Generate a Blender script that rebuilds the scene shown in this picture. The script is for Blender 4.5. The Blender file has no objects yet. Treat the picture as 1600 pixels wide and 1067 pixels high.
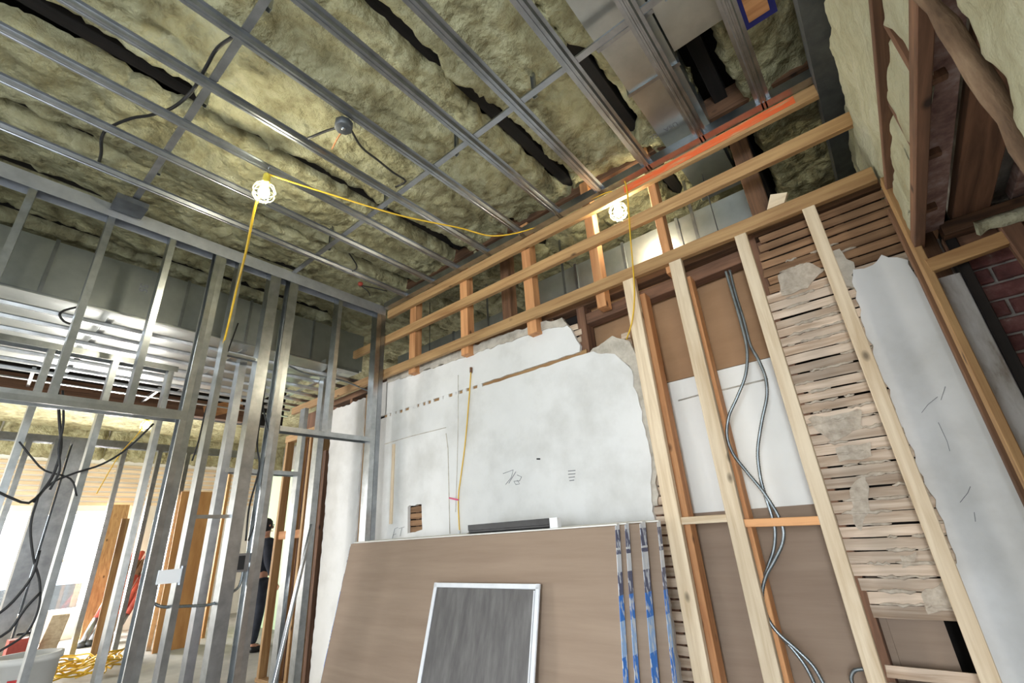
import bpy, math, random
import numpy as np
from mathutils import Vector, Matrix, noise
random.seed(7); rng = np.random.default_rng(7)
scene = bpy.context.scene
col = scene.collection

# ------------------------------------------------------------------ camera
ROT = np.array([[0.77004991, 0.63498092, -0.06182528],
                [-0.28996817, 0.26202646, -0.92046760],
                [-0.56827951, 0.72673335, 0.38589771]])      # rows: right, down, forward
FPX = 716.2687
CAM = np.array([0.0, 0.0, 1.3])
cd = bpy.data.cameras.new('camera'); cam = bpy.data.objects.new('camera', cd); col.objects.link(cam)
cd.sensor_width = 36.0; cd.lens = FPX / 1600 * 36; cd.clip_start = 0.02; cd.clip_end = 200
m = Matrix.Identity(4)
for i in range(3):
    m[i][0] = ROT[0][i]; m[i][1] = -ROT[1][i]; m[i][2] = -ROT[2][i]; m[i][3] = CAM[i]
cam.matrix_world = m
scene.camera = cam

# ------------------------------------------------------------------ light
w = bpy.data.worlds.new('sky'); scene.world = w; w.use_nodes = True
bg = w.node_tree.nodes['Background']; bg.inputs[0].default_value = (0.84, 0.92, 1.0, 1); bg.inputs[1].default_value = 2.5

def area(name, loc, direction, sx, sy, power, color):
    l = bpy.data.lights.new(name, 'AREA'); l.shape = 'RECTANGLE'; l.size = sx; l.size_y = sy
    l.energy = power; l.color = color
    o = bpy.data.objects.new(name, l); col.objects.link(o); o.location = loc
    o.rotation_euler = Vector(direction).to_track_quat('-Z', 'Y').to_euler()
    return o
DAY = (0.84, 0.92, 1.0)
area('daylight_back_window', (-1.6, -3.85, 1.45), (0, 1, -0.55), 2.6, 1.9, 62, DAY)
area('daylight_corner_window', (0.72, -3.85, 1.40), (0, 1, -0.40), 0.9, 1.8, 310, DAY)
area('daylight_right_window', (1.62, -1.2, 1.35), (-1, 0.25, -0.45), 1.7, 1.6, 130, DAY)
area('daylight_far_window', (-13.4, 1.75, 1.35), (1, 0, 0), 2.2, 1.9, 1500, (1.0, 0.96, 0.90))
area('daylight_far_side_window', (-9.3, -3.75, 1.5), (0, 1, 0), 3.2, 2.0, 520, (1.0, 0.97, 0.93))
vs = scene.view_settings
vs.view_transform = 'Standard'; vs.look = 'None'; vs.exposure = -0.15; vs.gamma = 1.0; vs.use_curve_mapping = False

# ------------------------------------------------------------------ helpers
def at(u, v, axis, val):
    d = ROT.T @ np.array([u - 800, v - 533.5, FPX])
    return Vector(CAM + d * ((val - CAM[axis]) / d[axis]))

def sm(o, label=None, cat=None, group=None, kind=None):
    if label: o['label'] = label
    if cat: o['category'] = cat
    if group: o['group'] = group
    if kind: o['kind'] = kind
    return o

class MB:
    def __init__(s): s.v = []; s.f = []; s.sm = []
    def add(s, vs, fs, smooth=False):
        b = len(s.v); s.v += [tuple(p) for p in vs]; s.f += [tuple(b + i for i in f) for f in fs]; s.sm += [smooth] * len(fs); return s
    def box(s, x0, x1, y0, y1, z0, z1):
        return s.add([(x0,y0,z0),(x1,y0,z0),(x1,y1,z0),(x0,y1,z0),(x0,y0,z1),(x1,y0,z1),(x1,y1,z1),(x0,y1,z1)],
                     [(0,3,2,1),(4,5,6,7),(0,1,5,4),(1,2,6,5),(2,3,7,6),(3,0,4,7)])
    def prism(s, poly, o, U, V, W, smooth=False):
        """poly: CCW 2d points in (U,V); extruded by vector W"""
        o, U, V, W = Vector(o), Vector(U), Vector(V), Vector(W)
        n = len(poly); a = [o + U*p[0] + V*p[1] for p in poly]; b = [q + W for q in a]
        b0 = len(s.v)
        fs = [tuple(range(n))[::-1], tuple(range(n, 2*n))] + [(i, (i+1) % n, n+(i+1) % n, n+i) for i in range(n)]
        if U.cross(V).dot(W) < 0: fs = [f[::-1] for f in fs]
        return s.add(a + b, fs, smooth)
    def beam(s, p0, p1, a, b, up=(0, 0, 1), ch=0.003):
        """lumber from p0 to p1, section a (sideways) x b (along up), chamfered"""
        p0, p1 = Vector(p0), Vector(p1); W = p1 - p0; d = W.normalized()
        U = d.cross(Vector(up))
        if U.length < 1e-4: U = d.cross(Vector((0, 1, 0)))
        U.normalize(); V = U.cross(d)
        x, y = a/2, b/2; c = min(ch, x*.4, y*.4)
        poly = [(-x+c,-y),(x-c,-y),(x,-y+c),(x,y-c),(x-c,y),(-x+c,y),(-x,y-c),(-x,-y+c)]
        return s.prism(poly, p0, U, V, W)
    def sheet(s, pts, t, o, U, V, W):
        """thin sheet-metal profile: open polyline pts given thickness t, extruded by W"""
        n = len(pts); P = [Vector((p[0], p[1])) for p in pts]; off = []
        for i in range(n):
            d = (P[min(i+1, n-1)] - P[max(i-1, 0)]).normalized(); off.append(P[i] + Vector((-d.y, d.x)) * t)
        o, U, V, W = Vector(o), Vector(U), Vector(V), Vector(W)
        m3 = lambda p: o + U*p.x + V*p.y
        A = [m3(p) for p in P]; B = [m3(p) for p in off]
        vs = A + B + [q + W for q in A] + [q + W for q in B]; fs = []
        for i in range(n-1):
            fs += [(i, i+1, 2*n+i+1, 2*n+i), (n+i+1, n+i, 3*n+i, 3*n+i+1), (i, n+i, n+i+1, i+1), (2*n+i, 2*n+i+1, 3*n+i+1, 3*n+i)]
        fs += [(0, 2*n, 3*n, n), (n-1, 2*n-1, 4*n-1, 3*n-1)]
        return s.add(vs, fs)
    def tube(s, path, r, n=8, ridge=None, closed=False):
        P = [Vector(p) for p in path]
        k = len(P); t = (P[1]-P[0]).normalized()
        nrm = t.orthogonal().normalized(); rings = []
        for i in range(k):
            if closed: d = (P[(i+1) % k] - P[i-1]).normalized()
            else: d = (P[min(i+1, k-1)] - P[max(i-1, 0)]).normalized()
            nrm = (nrm - d*nrm.dot(d))
            if nrm.length < 1e-6: nrm = d.orthogonal()
            nrm.normalize(); bn = d.cross(nrm)
            rr = r[i] if isinstance(r, (list, tuple)) else r
            if ridge: rr = rr * (1 + ridge * (1 if i % 2 else -1))
            rings.append([P[i] + (nrm*math.cos(a) + bn*math.sin(a))*rr for a in [2*math.pi*j/n for j in range(n)]])
        vs = [q for R in rings for q in R]; fs = []
        for i in range(k if closed else k-1):
            i2 = (i+1) % k
            for j in range(n): fs.append((i*n+j, i*n+(j+1) % n, i2*n+(j+1) % n, i2*n+j))
        if not closed: fs += [tuple(range(n))[::-1], tuple((k-1)*n + j for j in range(n))]
        return s.add(vs, fs, True)
    def lathe(s, prof, o, axis=(0, 0, 1), n=16):
        o = Vector(o); d = Vector(axis).normalized(); u = d.orthogonal().normalized(); v = d.cross(u)
        vs = []; fs = []; k = len(prof)
        for r, z in prof:
            for j in range(n):
                a = 2*math.pi*j/n; vs.append(o + d*z + (u*math.cos(a) + v*math.sin(a))*max(r, 1e-4))
        for i in range(k-1):
            for j in range(n): fs.append((i*n+j, i*n+(j+1) % n, (i+1)*n+(j+1) % n, (i+1)*n+j))
        fs += [tuple(range(n))[::-1], tuple((k-1)*n+j for j in range(n))]
        return s.add(vs, fs, True)
    def build(s, name, mat, parent=None, base=None):
        """ONE mesh object. parent: its thing. Top-level meshes get their origin at their base."""
        V = np.array([tuple(v) for v in s.v], float)
        if parent is not None: o0 = np.array(WLOC.get(parent.name, (0, 0, 0)))
        else:
            o0 = np.array([(V[:,0].min()+V[:,0].max())/2, (V[:,1].min()+V[:,1].max())/2, V[:,2].min()]) if base is None else np.array(base)
        me = bpy.data.meshes.new(name); me.from_pydata((V - o0).tolist(), [], s.f); me.update()
        me.polygons.foreach_set('use_smooth', s.sm)
        if mat: me.materials.append(mat)
        ob = bpy.data.objects.new(name, me); col.objects.link(ob)
        if parent is not None: ob.parent = parent; WLOC[ob.name] = tuple(o0)
        else: ob.location = o0; WLOC[ob.name] = tuple(o0)
        return ob
WLOC = {}
def thing(name, loc, label=None, cat=None, group=None, kind=None):
    o = bpy.data.objects.new(name, None); col.objects.link(o); o.location = loc; o.empty_display_size = 0.1
    WLOC[o.name] = tuple(loc); sm(o, label, cat, group, kind); return o
def spline(pts, step=0.03):
    P = [Vector(p) for p in pts]; out = []
    Q = [P[0]*2 - P[1]] + P + [P[-1]*2 - P[-2]]
    for i in range(1, len(Q)-2):
        a, b, c, d = Q[i-1], Q[i], Q[i+1], Q[i+2]; n = max(2, int((c-b).length/step))
        for j in range(n):
            t = j/n
            out.append(0.5*((2*b) + (c-a)*t + (2*a-5*b+4*c-d)*t*t + (3*b-a-3*c+d)*t**3))
    out.append(P[-1]); return out
def fbm(x, y, z=0.0, sc=1.0, o=3): 
    return noise.fractal(Vector((x*sc, y*sc, z*sc)), 1.0, 2.0, o)

# ------------------------------------------------------------------ materials
def mat(name): 
    M = bpy.data.materials.new(name); M.use_nodes = True; nt = M.node_tree
    return M, nt, nt.nodes['Principled BSDF']
def ramp(nt, stops):
    r = nt.nodes.new('ShaderNodeValToRGB'); e = r.color_ramp.elements
    e[0].position, e[0].color = stops[0][0], (*stops[0][1], 1); e[1].position, e[1].color = stops[-1][0], (*stops[-1][1], 1)
    for p, c in stops[1:-1]:
        q = e.new(p); q.color = (*c, 1)
    return r
def texco(nt, scale=(1, 1, 1), kind='Object'):
    t = nt.nodes.new('ShaderNodeTexCoord'); mp = nt.nodes.new('ShaderNodeMapping'); mp.inputs['Scale'].default_value = scale
    nt.links.new(t.outputs[kind], mp.inputs[0]); return mp.outputs[0]
def nz(nt, vec, scale, detail=4, rough=0.55, dist=0.0):
    n = nt.nodes.new('ShaderNodeTexNoise'); n.inputs['Scale'].default_value = scale; n.inputs['Detail'].default_value = detail
    n.inputs['Roughness'].default_value = rough; n.inputs['Distortion'].default_value = dist
    nt.links.new(vec, n.inputs['Vector']); return n.outputs['Fac']
def bump(nt, bs, h, strength, dist):
    b = nt.nodes.new('ShaderNodeBump'); b.inputs['Strength'].default_value = strength; b.inputs['Distance'].default_value = dist
    nt.links.new(h, b.inputs['Height']); nt.links.new(b.outputs[0], bs.inputs['Normal']); return b
def mottled(name, stops, scale=6, rough=0.8, metal=0.0, detail=5, mscale=(1,1,1), bs_=0.3, bd=0.004, bscale=None, dist=0.0, rnd=0.0, spec=0.5):
    M, nt, b = mat(name); v = texco(nt, mscale); f = nz(nt, v, scale, detail, 0.6, dist); r = ramp(nt, stops)
    nt.links.new(f, r.inputs[0]); c = r.outputs[0]
    if rnd:
        oi = nt.nodes.new('ShaderNodeObjectInfo'); hs = nt.nodes.new('ShaderNodeHueSaturation')
        mr = nt.nodes.new('ShaderNodeMapRange'); mr.inputs[3].default_value = 1-rnd; mr.inputs[4].default_value = 1+rnd
        nt.links.new(oi.outputs['Random'], mr.inputs[0]); nt.links.new(mr.outputs[0], hs.inputs['Value']); nt.links.new(c, hs.inputs['Color']); c = hs.outputs[0]
    nt.links.new(c, b.inputs['Base Color']); b.inputs['Roughness'].default_value = rough; b.inputs['Metallic'].default_value = metal
    b.inputs['Specular IOR Level'].default_value = spec
    if bs_: bump(nt, b, nz(nt, v, bscale or scale*4, 4), bs_, bd)
    return M
def lumber(name, axis, dark, light, rough=0.7, rnd=0.15, knots=True):
    M, nt, b = mat(name); sc = [26, 26, 26]; sc[axis] = 1.6
    oi = nt.nodes.new('ShaderNodeObjectInfo'); t = nt.nodes.new('ShaderNodeTexCoord'); ad = nt.nodes.new('ShaderNodeVectorMath'); ad.operation = 'ADD'
    ml = nt.nodes.new('ShaderNodeMath'); ml.operation = 'MULTIPLY'; ml.inputs[1].default_value = 37.0
    nt.links.new(oi.outputs['Random'], ml.inputs[0]); nt.links.new(t.outputs['Object'], ad.inputs[0]); nt.links.new(ml.outputs[0], ad.inputs[1])
    mp = nt.nodes.new('ShaderNodeMapping'); mp.inputs['Scale'].default_value = sc; nt.links.new(ad.outputs[0], mp.inputs[0])
    f = nz(nt, mp.outputs[0], 1.0, 5, 0.6, 0.6); r = ramp(nt, [(0.3, dark), (0.62, light), (0.9, tuple(min(1, c*1.08) for c in light))]); nt.links.new(f, r.inputs[0]); c = r.outputs[0]
    if knots:
        mk = nt.nodes.new('ShaderNodeMapping'); sk = [9, 9, 9]; sk[axis] = 5; mk.inputs['Scale'].default_value = sk; nt.links.new(ad.outputs[0], mk.inputs[0])
        vo = nt.nodes.new('ShaderNodeTexVoronoi'); vo.inputs['Scale'].default_value = 0.75; nt.links.new(mk.outputs[0], vo.inputs['Vector'])
        kr = ramp(nt, [(0.05, (0, 0, 0)), (0.13, (1, 1, 1))]); nt.links.new(vo.outputs['Distance'], kr.inputs[0])
        mx = nt.nodes.new('ShaderNodeMix'); mx.data_type = 'RGBA'; nt.links.new(kr.outputs[0], mx.inputs[0])
        mx.inputs[6].default_value = (*[c_*0.35 for c_ in dark], 1); nt.links.new(c, mx.inputs[7]); c = mx.outputs[2]
    hs = nt.nodes.new('ShaderNodeHueSaturation'); mr = nt.nodes.new('ShaderNodeMapRange'); mr.inputs[3].default_value = 1-rnd; mr.inputs[4].default_value = 1+rnd
    nt.links.new(oi.outputs['Random'], mr.inputs[0]); nt.links.new(mr.outputs[0], hs.inputs['Value']); nt.links.new(c, hs.inputs['Color'])
    nt.links.new(hs.outputs[0], b.inputs['Base Color']); b.inputs['Roughness'].default_value = rough
    bump(nt, b, f, 0.25, 0.002); return M
def plain(name, c, rough=0.6, metal=0.0, emit=None, strength=0):
    M, nt, b = mat(name); b.inputs['Base Color'].default_value = (*c, 1); b.inputs['Roughness'].default_value = rough; b.inputs['Metallic'].default_value = metal
    if emit: b.inputs['Emission Color'].default_value = (*emit, 1); b.inputs['Emission Strength'].default_value = strength
    return M

FOAM = mottled('spray_foam', [(0.28, (0.10, 0.085, 0.04)), (0.40, (0.26, 0.235, 0.125)), (0.54, (0.385, 0.365, 0.215)), (0.72, (0.50, 0.48, 0.31))], scale=5, detail=8, rough=0.75, bs_=1.0, bd=0.04, bscale=15, dist=0.8)
FOAMW = mottled('wall_foam', [(0.3, (0.27, 0.25, 0.15)), (0.5, (0.38, 0.37, 0.25)), (0.7, (0.45, 0.44, 0.32))], scale=4, detail=8, rough=0.8, bs_=0.9, bd=0.03, bscale=14)
STEEL = mottled('galvanised_steel', [(0.3, (0.40, 0.42, 0.43)), (0.7, (0.58, 0.60, 0.61))], scale=14, rough=0.28, metal=1.0, bs_=0.05, bd=0.002)
TRACK = mottled('bright_track_steel', [(0.3, (0.46, 0.48, 0.51)), (0.7, (0.60, 0.62, 0.65))], scale=9, rough=0.5, metal=0.9, bs_=0.05, bd=0.002)
STEELG = mottled('channel_steel', [(0.3, (0.30, 0.32, 0.34)), (0.7, (0.45, 0.47, 0.50))], scale=9, rough=0.33, metal=1.0, bs_=0.05, bd=0.002)
DUCT = mottled('duct_sheet_metal', [(0.3, (0.42, 0.45, 0.44)), (0.7, (0.55, 0.58, 0.56))], scale=5, rough=0.33, metal=0.9, bs_=0.05, bd=0.003)
DARKST = mottled('dark_steel', [(0.3, (0.09, 0.10, 0.11)), (0.7, (0.16, 0.17, 0.18))], scale=9, rough=0.5, metal=0.7, bs_=0.05)
PINE = [lumber('new_pine_%s' % 'xyz'[a], a, (0.27, 0.135, 0.05), (0.46, 0.28, 0.12)) for a in range(3)]
PALE = [lumber('pale_pine_%s' % 'xyz'[a], a, (0.56, 0.41, 0.25), (0.76, 0.62, 0.44)) for a in range(3)]
FIR = [lumber('orange_fir_%s' % 'xyz'[a], a, (0.42, 0.17, 0.06), (0.66, 0.33, 0.14)) for a in range(3)]
OLD = [lumber('old_brown_timber_%s' % 'xyz'[a], a, (0.07, 0.035, 0.018), (0.20, 0.10, 0.05), rough=0.85) for a in range(3)]
OLDR = [lumber('old_red_timber_%s' % 'xyz'[a], a, (0.085, 0.042, 0.024), (0.23, 0.115, 0.065), rough=0.85) for a in range(3)]
OLDJ = mottled('rough_grey_timber', [(0.3, (0.07, 0.042, 0.026)), (0.5, (0.17, 0.105, 0.062)), (0.7, (0.29, 0.20, 0.125))], scale=8, detail=7, mscale=(3, 3, .6), rough=.9, bs_=.7, bd=.006)
BLACKW = [lumber('near_black_wood_%s' % 'xyz'[a], a, (0.004, 0.0035, 0.003), (0.014, 0.010, 0.008), rough=0.9, knots=False) for a in range(3)]  # near-black wood of the joists and the jamb gap strip
LATH = lumber('old_lath', 0, (0.32, 0.22, 0.145), (0.60, 0.48, 0.37), rough=0.9, rnd=0.28, knots=False)
LATHB = lumber('brown_lath', 0, (0.15, 0.075, 0.035), (0.33, 0.19, 0.10), rough=0.9, rnd=0.25, knots=False)
PLASTER = mottled('white_plaster', [(0.3, (0.58, 0.57, 0.54)), (0.55, (0.74, 0.735, 0.715)), (0.8, (0.80, 0.795, 0.78))], scale=2.2, detail=7, rough=0.75, bs_=0.15, bd=0.004, bscale=20)
PLASTERG = mottled('bare_scratch_plaster', [(0.3, (0.36, 0.32, 0.26)), (0.6, (0.58, 0.53, 0.45))], scale=12, rough=0.95, bs_=0.8, bd=0.01, bscale=30)
MORTARY = mottled('crumbled_plaster_key', [(0.3, (0.36, 0.29, 0.22)), (0.7, (0.58, 0.50, 0.40))], scale=25, rough=0.95, bs_=0.8, bd=0.006, bscale=60)
BROWNB = mottled('brown_gypsum_back', [(0.3, (0.30, 0.17, 0.085)), (0.7, (0.36, 0.21, 0.11))], scale=3, rough=0.85, mscale=(1, 1, 3), bs_=0.05)
TAN = mottled('grey_brown_drywall_paper', [(0.3, (0.25, 0.175, 0.122)), (0.7, (0.31, 0.225, 0.16))], scale=2.0, rough=0.8, mscale=(0.6, 1, 8), bs_=0.05, bd=0.001)
WHITEB = mottled('white_board', [(0.3, (0.80, 0.78, 0.72)), (0.7, (0.88, 0.87, 0.82))], scale=2, rough=0.7, bs_=0.05)
FLOORM = mottled('dusty_concrete', [(0.3, (0.26, 0.26, 0.25)), (0.55, (0.38, 0.37, 0.355)), (0.75, (0.48, 0.47, 0.45))], scale=1.6, detail=8, rough=0.85, bs_=0.3, bd=0.004)
WALLW = mottled('painted_wall', [(0.3, (0.70, 0.69, 0.65)), (0.7, (0.80, 0.79, 0.75))], scale=1.5, rough=0.85, bs_=0.1)
DECKM = mottled('dark_deck_and_void', [(0.3, (0.010, 0.008, 0.007)), (0.7, (0.03, 0.023, 0.018))], scale=4, rough=0.95, bs_=0.3)
BRICK = mottled('old_red_brick', [(0.25, (0.08, 0.035, 0.035)), (0.48, (0.20, 0.075, 0.068)), (0.6, (0.28, 0.14, 0.125)), (0.7, (0.55, 0.48, 0.44))], scale=9, detail=7, rough=0.9, bs_=0.6, bd=0.006, bscale=40, rnd=0.3)
MORTAR = mottled('lime_mortar', [(0.3, (0.30, 0.27, 0.24)), (0.7, (0.50, 0.46, 0.41))], scale=14, rough=0.95, bs_=0.7, bd=0.008)
WEATHER = mottled('weathered_white_paint', [(0.34, (0.20, 0.15, 0.11)), (0.46, (0.45, 0.42, 0.38)), (0.6, (0.60, 0.58, 0.55))], scale=7, detail=8, mscale=(2, 2, .5), rough=0.85, bs_=0.4)
PURPLE = mottled('plaster_spattered_plank', [(0.3, (0.13, 0.07, 0.06)), (0.5, (0.26, 0.16, 0.14)), (0.7, (0.42, 0.33, 0.30))], scale=16, detail=7, rough=0.9, bs_=0.5, bd=0.005)
BLACK = plain('black_rubber', (0.012, 0.012, 0.013), 0.5)
BLACKM = mottled('black_metal', [(0.3, (0.015, 0.015, 0.016)), (0.7, (0.03, 0.03, 0.032))], scale=20, rough=0.45, bs_=0.05)
YELLOW = plain('yellow_cord', (0.75, 0.47, 0.03), 0.45)
YELLOWP = plain('yellow_plastic', (0.85, 0.70, 0.10), 0.4)
CAGE = plain('pale_yellow_plastic_cage', (0.9, 0.85, 0.45), 0.4)
WHITEP = plain('white_plastic', (0.82, 0.83, 0.84), 0.4)
ALUM = mottled('white_aluminium_frame', [(0.3, (0.62, 0.63, 0.65)), (0.7, (0.74, 0.75, 0.77))], scale=10, rough=0.4, bs_=0.03)
MESHM = mottled('grey_insect_mesh', [(0.3, (0.075, 0.07, 0.068)), (0.55, (0.12, 0.112, 0.108)), (0.8, (0.17, 0.16, 0.155))], scale=4, detail=8, mscale=(6, 1, 1.2), rough=0.7, bs_=0.25, bd=0.001, bscale=300)
REDP = mottled('worn_red_paint', [(0.3, (0.35, 0.05, 0.035)), (0.7, (0.62, 0.11, 0.07))], scale=10, rough=0.5)
REDL = plain('red_print', (0.55, 0.03, 0.03), 0.6)
ARMOR = mottled('armoured_cable', [(0.3, (0.17, 0.19, 0.20)), (0.7, (0.30, 0.33, 0.34))], scale=20, rough=0.4, metal=0.85, bs_=0.0)
ORANGEP = mottled('orange_spray_paint', [(0.35, (0.62, 0.30, 0.13)), (0.5, (0.80, 0.13, 0.03)), (0.7, (0.85, 0.16, 0.04))], scale=9, mscale=(.5, 2, 4), rough=0.6)
BLUE = plain('blue_paint', (0.015, 0.02, 0.16), 0.5)
PENCIL = plain('pencil_graphite', (0.22, 0.22, 0.23), 0.8)
GREEN = plain('pale_green_paint', (0.55, 0.74, 0.50), 0.8)
PLY = mottled('orange_plywood', [(0.3, (0.42, 0.19, 0.06)), (0.7, (0.62, 0.33, 0.12))], scale=3, mscale=(3, 3, .6), rough=0.7)

def tape_material():
    M, nt, b = mat('blue_white_end_tape'); t = nt.nodes.new('ShaderNodeTexCoord'); sp = nt.nodes.new('ShaderNodeSeparateXYZ'); nt.links.new(t.outputs['Object'], sp.inputs[0])
    dv = nt.nodes.new('ShaderNodeMath'); dv.operation = 'DIVIDE'; dv.inputs[1].default_value = 1.26; nt.links.new(sp.outputs[2], dv.inputs[0])
    W_, G_, B_, L_ = (0.85, 0.89, 0.93), (0.12, 0.14, 0.24), (0.04, 0.24, 0.78), (0.36, 0.58, 0.92)
    r = ramp(nt, [(0.0, B_), (0.10, W_), (0.16, G_), (0.26, W_), (0.32, B_), (0.55, L_), (0.66, B_), (0.74, G_), (0.82, W_), (0.88, G_), (0.895, W_), (0.905, G_), (0.97, W_), (1.0, L_)]); r.color_ramp.interpolation = 'CONSTANT'; nt.links.new(dv.outputs[0], r.inputs[0])
    n1 = nz(nt, texco(nt, (30, 30, 9)), 2.0, 2); r2 = ramp(nt, [(0.54, (0, 0, 0)), (0.58, (1, 1, 1))]); nt.links.new(n1, r2.inputs[0])
    mx = nt.nodes.new('ShaderNodeMix'); mx.data_type = 'RGBA'; nt.links.new(r2.outputs[0], mx.inputs[0]); nt.links.new(r.outputs[0], mx.inputs[6]); mx.inputs[7].default_value = (.74, .80, .88, 1)
    nt.links.new(mx.outputs[2], b.inputs['Base Color']); b.inputs['Roughness'].default_value = 0.35; return M
TAPE = tape_material()

# ------------------------------------------------------------------ the shell
XL, XR, YB, YF = -12.9, 0.95, -3.4, 6.2          # left, right, back (behind the camera), far
XM = -3.765                                     # room face of the steel partition
YW = 2.66                                       # room face of the new wood framing
ZC = 3.60                                       # underside of the ceiling channels
sm(MB().box(XL, 1.5, YB-.3, YF, -0.15, 0).build('floor', FLOORM), kind='structure')
sm(MB().box(-60, 50, -60, 60, -0.5, -0.4).build('ground', mottled('outdoor_ground', [(0.3, (0.14, 0.14, 0.13)), (0.7, (0.22, 0.22, 0.20))], scale=.4, rough=.9, bs_=0)), kind='structure')

# ceiling: dark deck, joists along y, sprayed foam lying in the bays
ceiling = sm(MB().box(XL, 1.5, YB-.3, YF, 4.16, 4.3).build('ceiling', DECKM), kind='structure')
joists = [0.42, -0.20, -0.76, -1.40, -2.04, -2.68, -3.46, -4.12, -4.76, -5.4]
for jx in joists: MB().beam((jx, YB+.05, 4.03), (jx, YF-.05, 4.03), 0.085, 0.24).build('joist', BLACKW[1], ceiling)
# how open the foam is along each joist: list of (y0, y1, half gap)
gaps = {-2.68: [(-1.2, .42, .12), (.5, .8, .03), (.95, 1.5, .03), (1.5, 2.9, .075)], -1.40: [(.75, 1.25, .045), (1.38, 1.62, .05), (1.66, 2.65, .07)],
        -0.76: [(1.75, 2.5, .07), (2.7, 3.4, .06)], -0.20: [(2.05, 4.5, .11)], -3.46: [(-.5, .1, .03), (1.15, 1.5, .05), (1.7, 3.0, .045)], -2.04: [(2.6, 3.2, .05)],
        -4.12: [(-.5, 1.8, .05)], -4.76: [(-.6, 2.5, .08)], .42: [(-3, 6, .02)]}
def gap(jx, y):
    g = -0.03
    for a, b, h in gaps.get(jx, []):
        e = min(y - a, b - y)
        if e > -0.06: g = max(g, h * min(1, max(0, (e + .06) / .12)) - .0)
    return g*.88 + 0.026 * noise.noise(Vector((jx*3, y*5, 1.3))) + 0.022 * noise.noise(Vector((jx*5, y*14, 2.1))) + 0.012 * noise.noise(Vector((jx*5, y*37, 4.1)))
def foam_bay(xa, xb, y0, y1, res, zt=3.90, seed=0.0):
    mb = MB(); ny = int((y1-y0)/res)+1; nx = max(6, int((xb-xa)/res)+1); V = []
    for i in range(ny):
        y = y0 + (y1-y0)*i/(ny-1); ga = gap(xa, y); gb = gap(xb, y)
        a, b = xa + ga, xb - gb
        for j in range(nx):
            t = j/(nx-1); x = a + (b-a)*t; e = min(t, 1-t)*(b-a)
            d = 0.05*noise.noise(Vector((x*2.2+seed, y*1.1, .3))) + 0.036*noise.noise(Vector((x*5, y*3.2+seed, 1.7))) + 0.045*abs(noise.noise(Vector((x*9, y*7, seed)))) + 0.026*abs(noise.noise(Vector((x*21, y*19, seed))))
            wall = max(0, 1 - e/0.035)**2
            z = zt - 0.05 - d + 0.12*wall
            V.append((x, y, z))
    F = [(i*nx+j, i*nx+j+1, (i+1)*nx+j+1, (i+1)*nx+j) for i in range(ny-1) for j in range(nx-1)]
    F = [f[::-1] for f in F]
    mb.add(V, F, True); return mb
allj = sorted(joists)
for k in range(len(allj)-1):
    near = allj[k] > -5
    foam_bay(allj[k], allj[k+1], -1.6 if allj[k] < -1.5 else -0.4, 4.9, 0.024, seed=k*3.1).build('spray_foam', FOAM, ceiling)
foam_bay(0.42, 0.95, -1.0, 4.9, 0.05, seed=40).build('spray_foam', FOAM, ceiling)
foam_bay(-12.8, -5.4, -3.2, 6.0, 0.12, seed=60).build('spray_foam', FOAM, ceiling)
foam_bay(-5.4, 0.9, -3.3, -1.6, 0.08, seed=70).build('spray_foam', FOAM, ceiling)
MB().beam((-3.7, 2.76, 3.90), (0.3, 2.76, 3.90), 0.07, 0.18).build('beam', OLD[0], ceiling)

# outer walls the picture sees past or lights through
wl = MB(); wl.box(XL-.25, XL, YB-.3, 1.0, 0, 4.2).box(XL-.25, XL, 2.5, YF, 0, 4.2).box(XL-.25, XL, 1.0, 2.5, 0, .45).box(XL-.25, XL, 1.0, 2.5, 2.25, 4.2)
wall_left = sm(wl.build('wall_left', WALLW), kind='structure')
wb = MB(); wb.box(XL, -11.2, YB-.25, YB, 0, 4.2).box(-7.4, -3.0, YB-.25, YB, 0, 4.2).box(-.2, .25, YB-.25, YB, 0, 4.2).box(1.2, 1.5, YB-.25, YB, 0, 4.2).box(.25, 1.2, YB-.25, YB, 0, .35).box(.25, 1.2, YB-.25, YB, 2.4, 4.2)
wb.box(-11.2, -7.4, YB-.25, YB, 0, .4).box(-11.2, -7.4, YB-.25, YB, 2.6, 4.2).box(-3.0, -.2, YB-.25, YB, 0, .35).box(-3.0, -.2, YB-.25, YB, 2.4, 4.2)
sm(wb.build('wall_near', WALLW), kind='structure')
sm(MB().box(XL, 1.5, YF, YF+.2, 0, 4.2).build('wall_far', WALLW), kind='structure')

# ------------------------------------------------------------------ right wall: brick, timber and foam round a boarded window opening
wr = MB()
wr.box(.56, XR, 1.12, YF, 2.52, 4.16)            # masonry above the opening
wr.box(.66, XR, 2.68, YF, 0, 2.52)               # far jamb masonry
wr.box(.86, XR, 1.12, 2.68, 0, 2.52)             # boarded back of the opening
wr.box(.47, 1.5, .72, 1.12, 0, 4.16)              # near jamb
wr.box(1.3, 1.5, -.3, .72, 0, 4.16).box(1.3, 1.5, YB, -2.1, 0, 4.16).box(1.3, 1.5, -2.1, -.3, 0, .5).box(1.3, 1.5, -2.1, -.3, 2.2, 4.16)
wall_right = sm(wr.build('wall_right', MORTAR), kind='structure')
MB().box(.60, .66, 2.63, 2.9, 0, 2.50).build('mortar_bed', MORTAR, wall_right)
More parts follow.
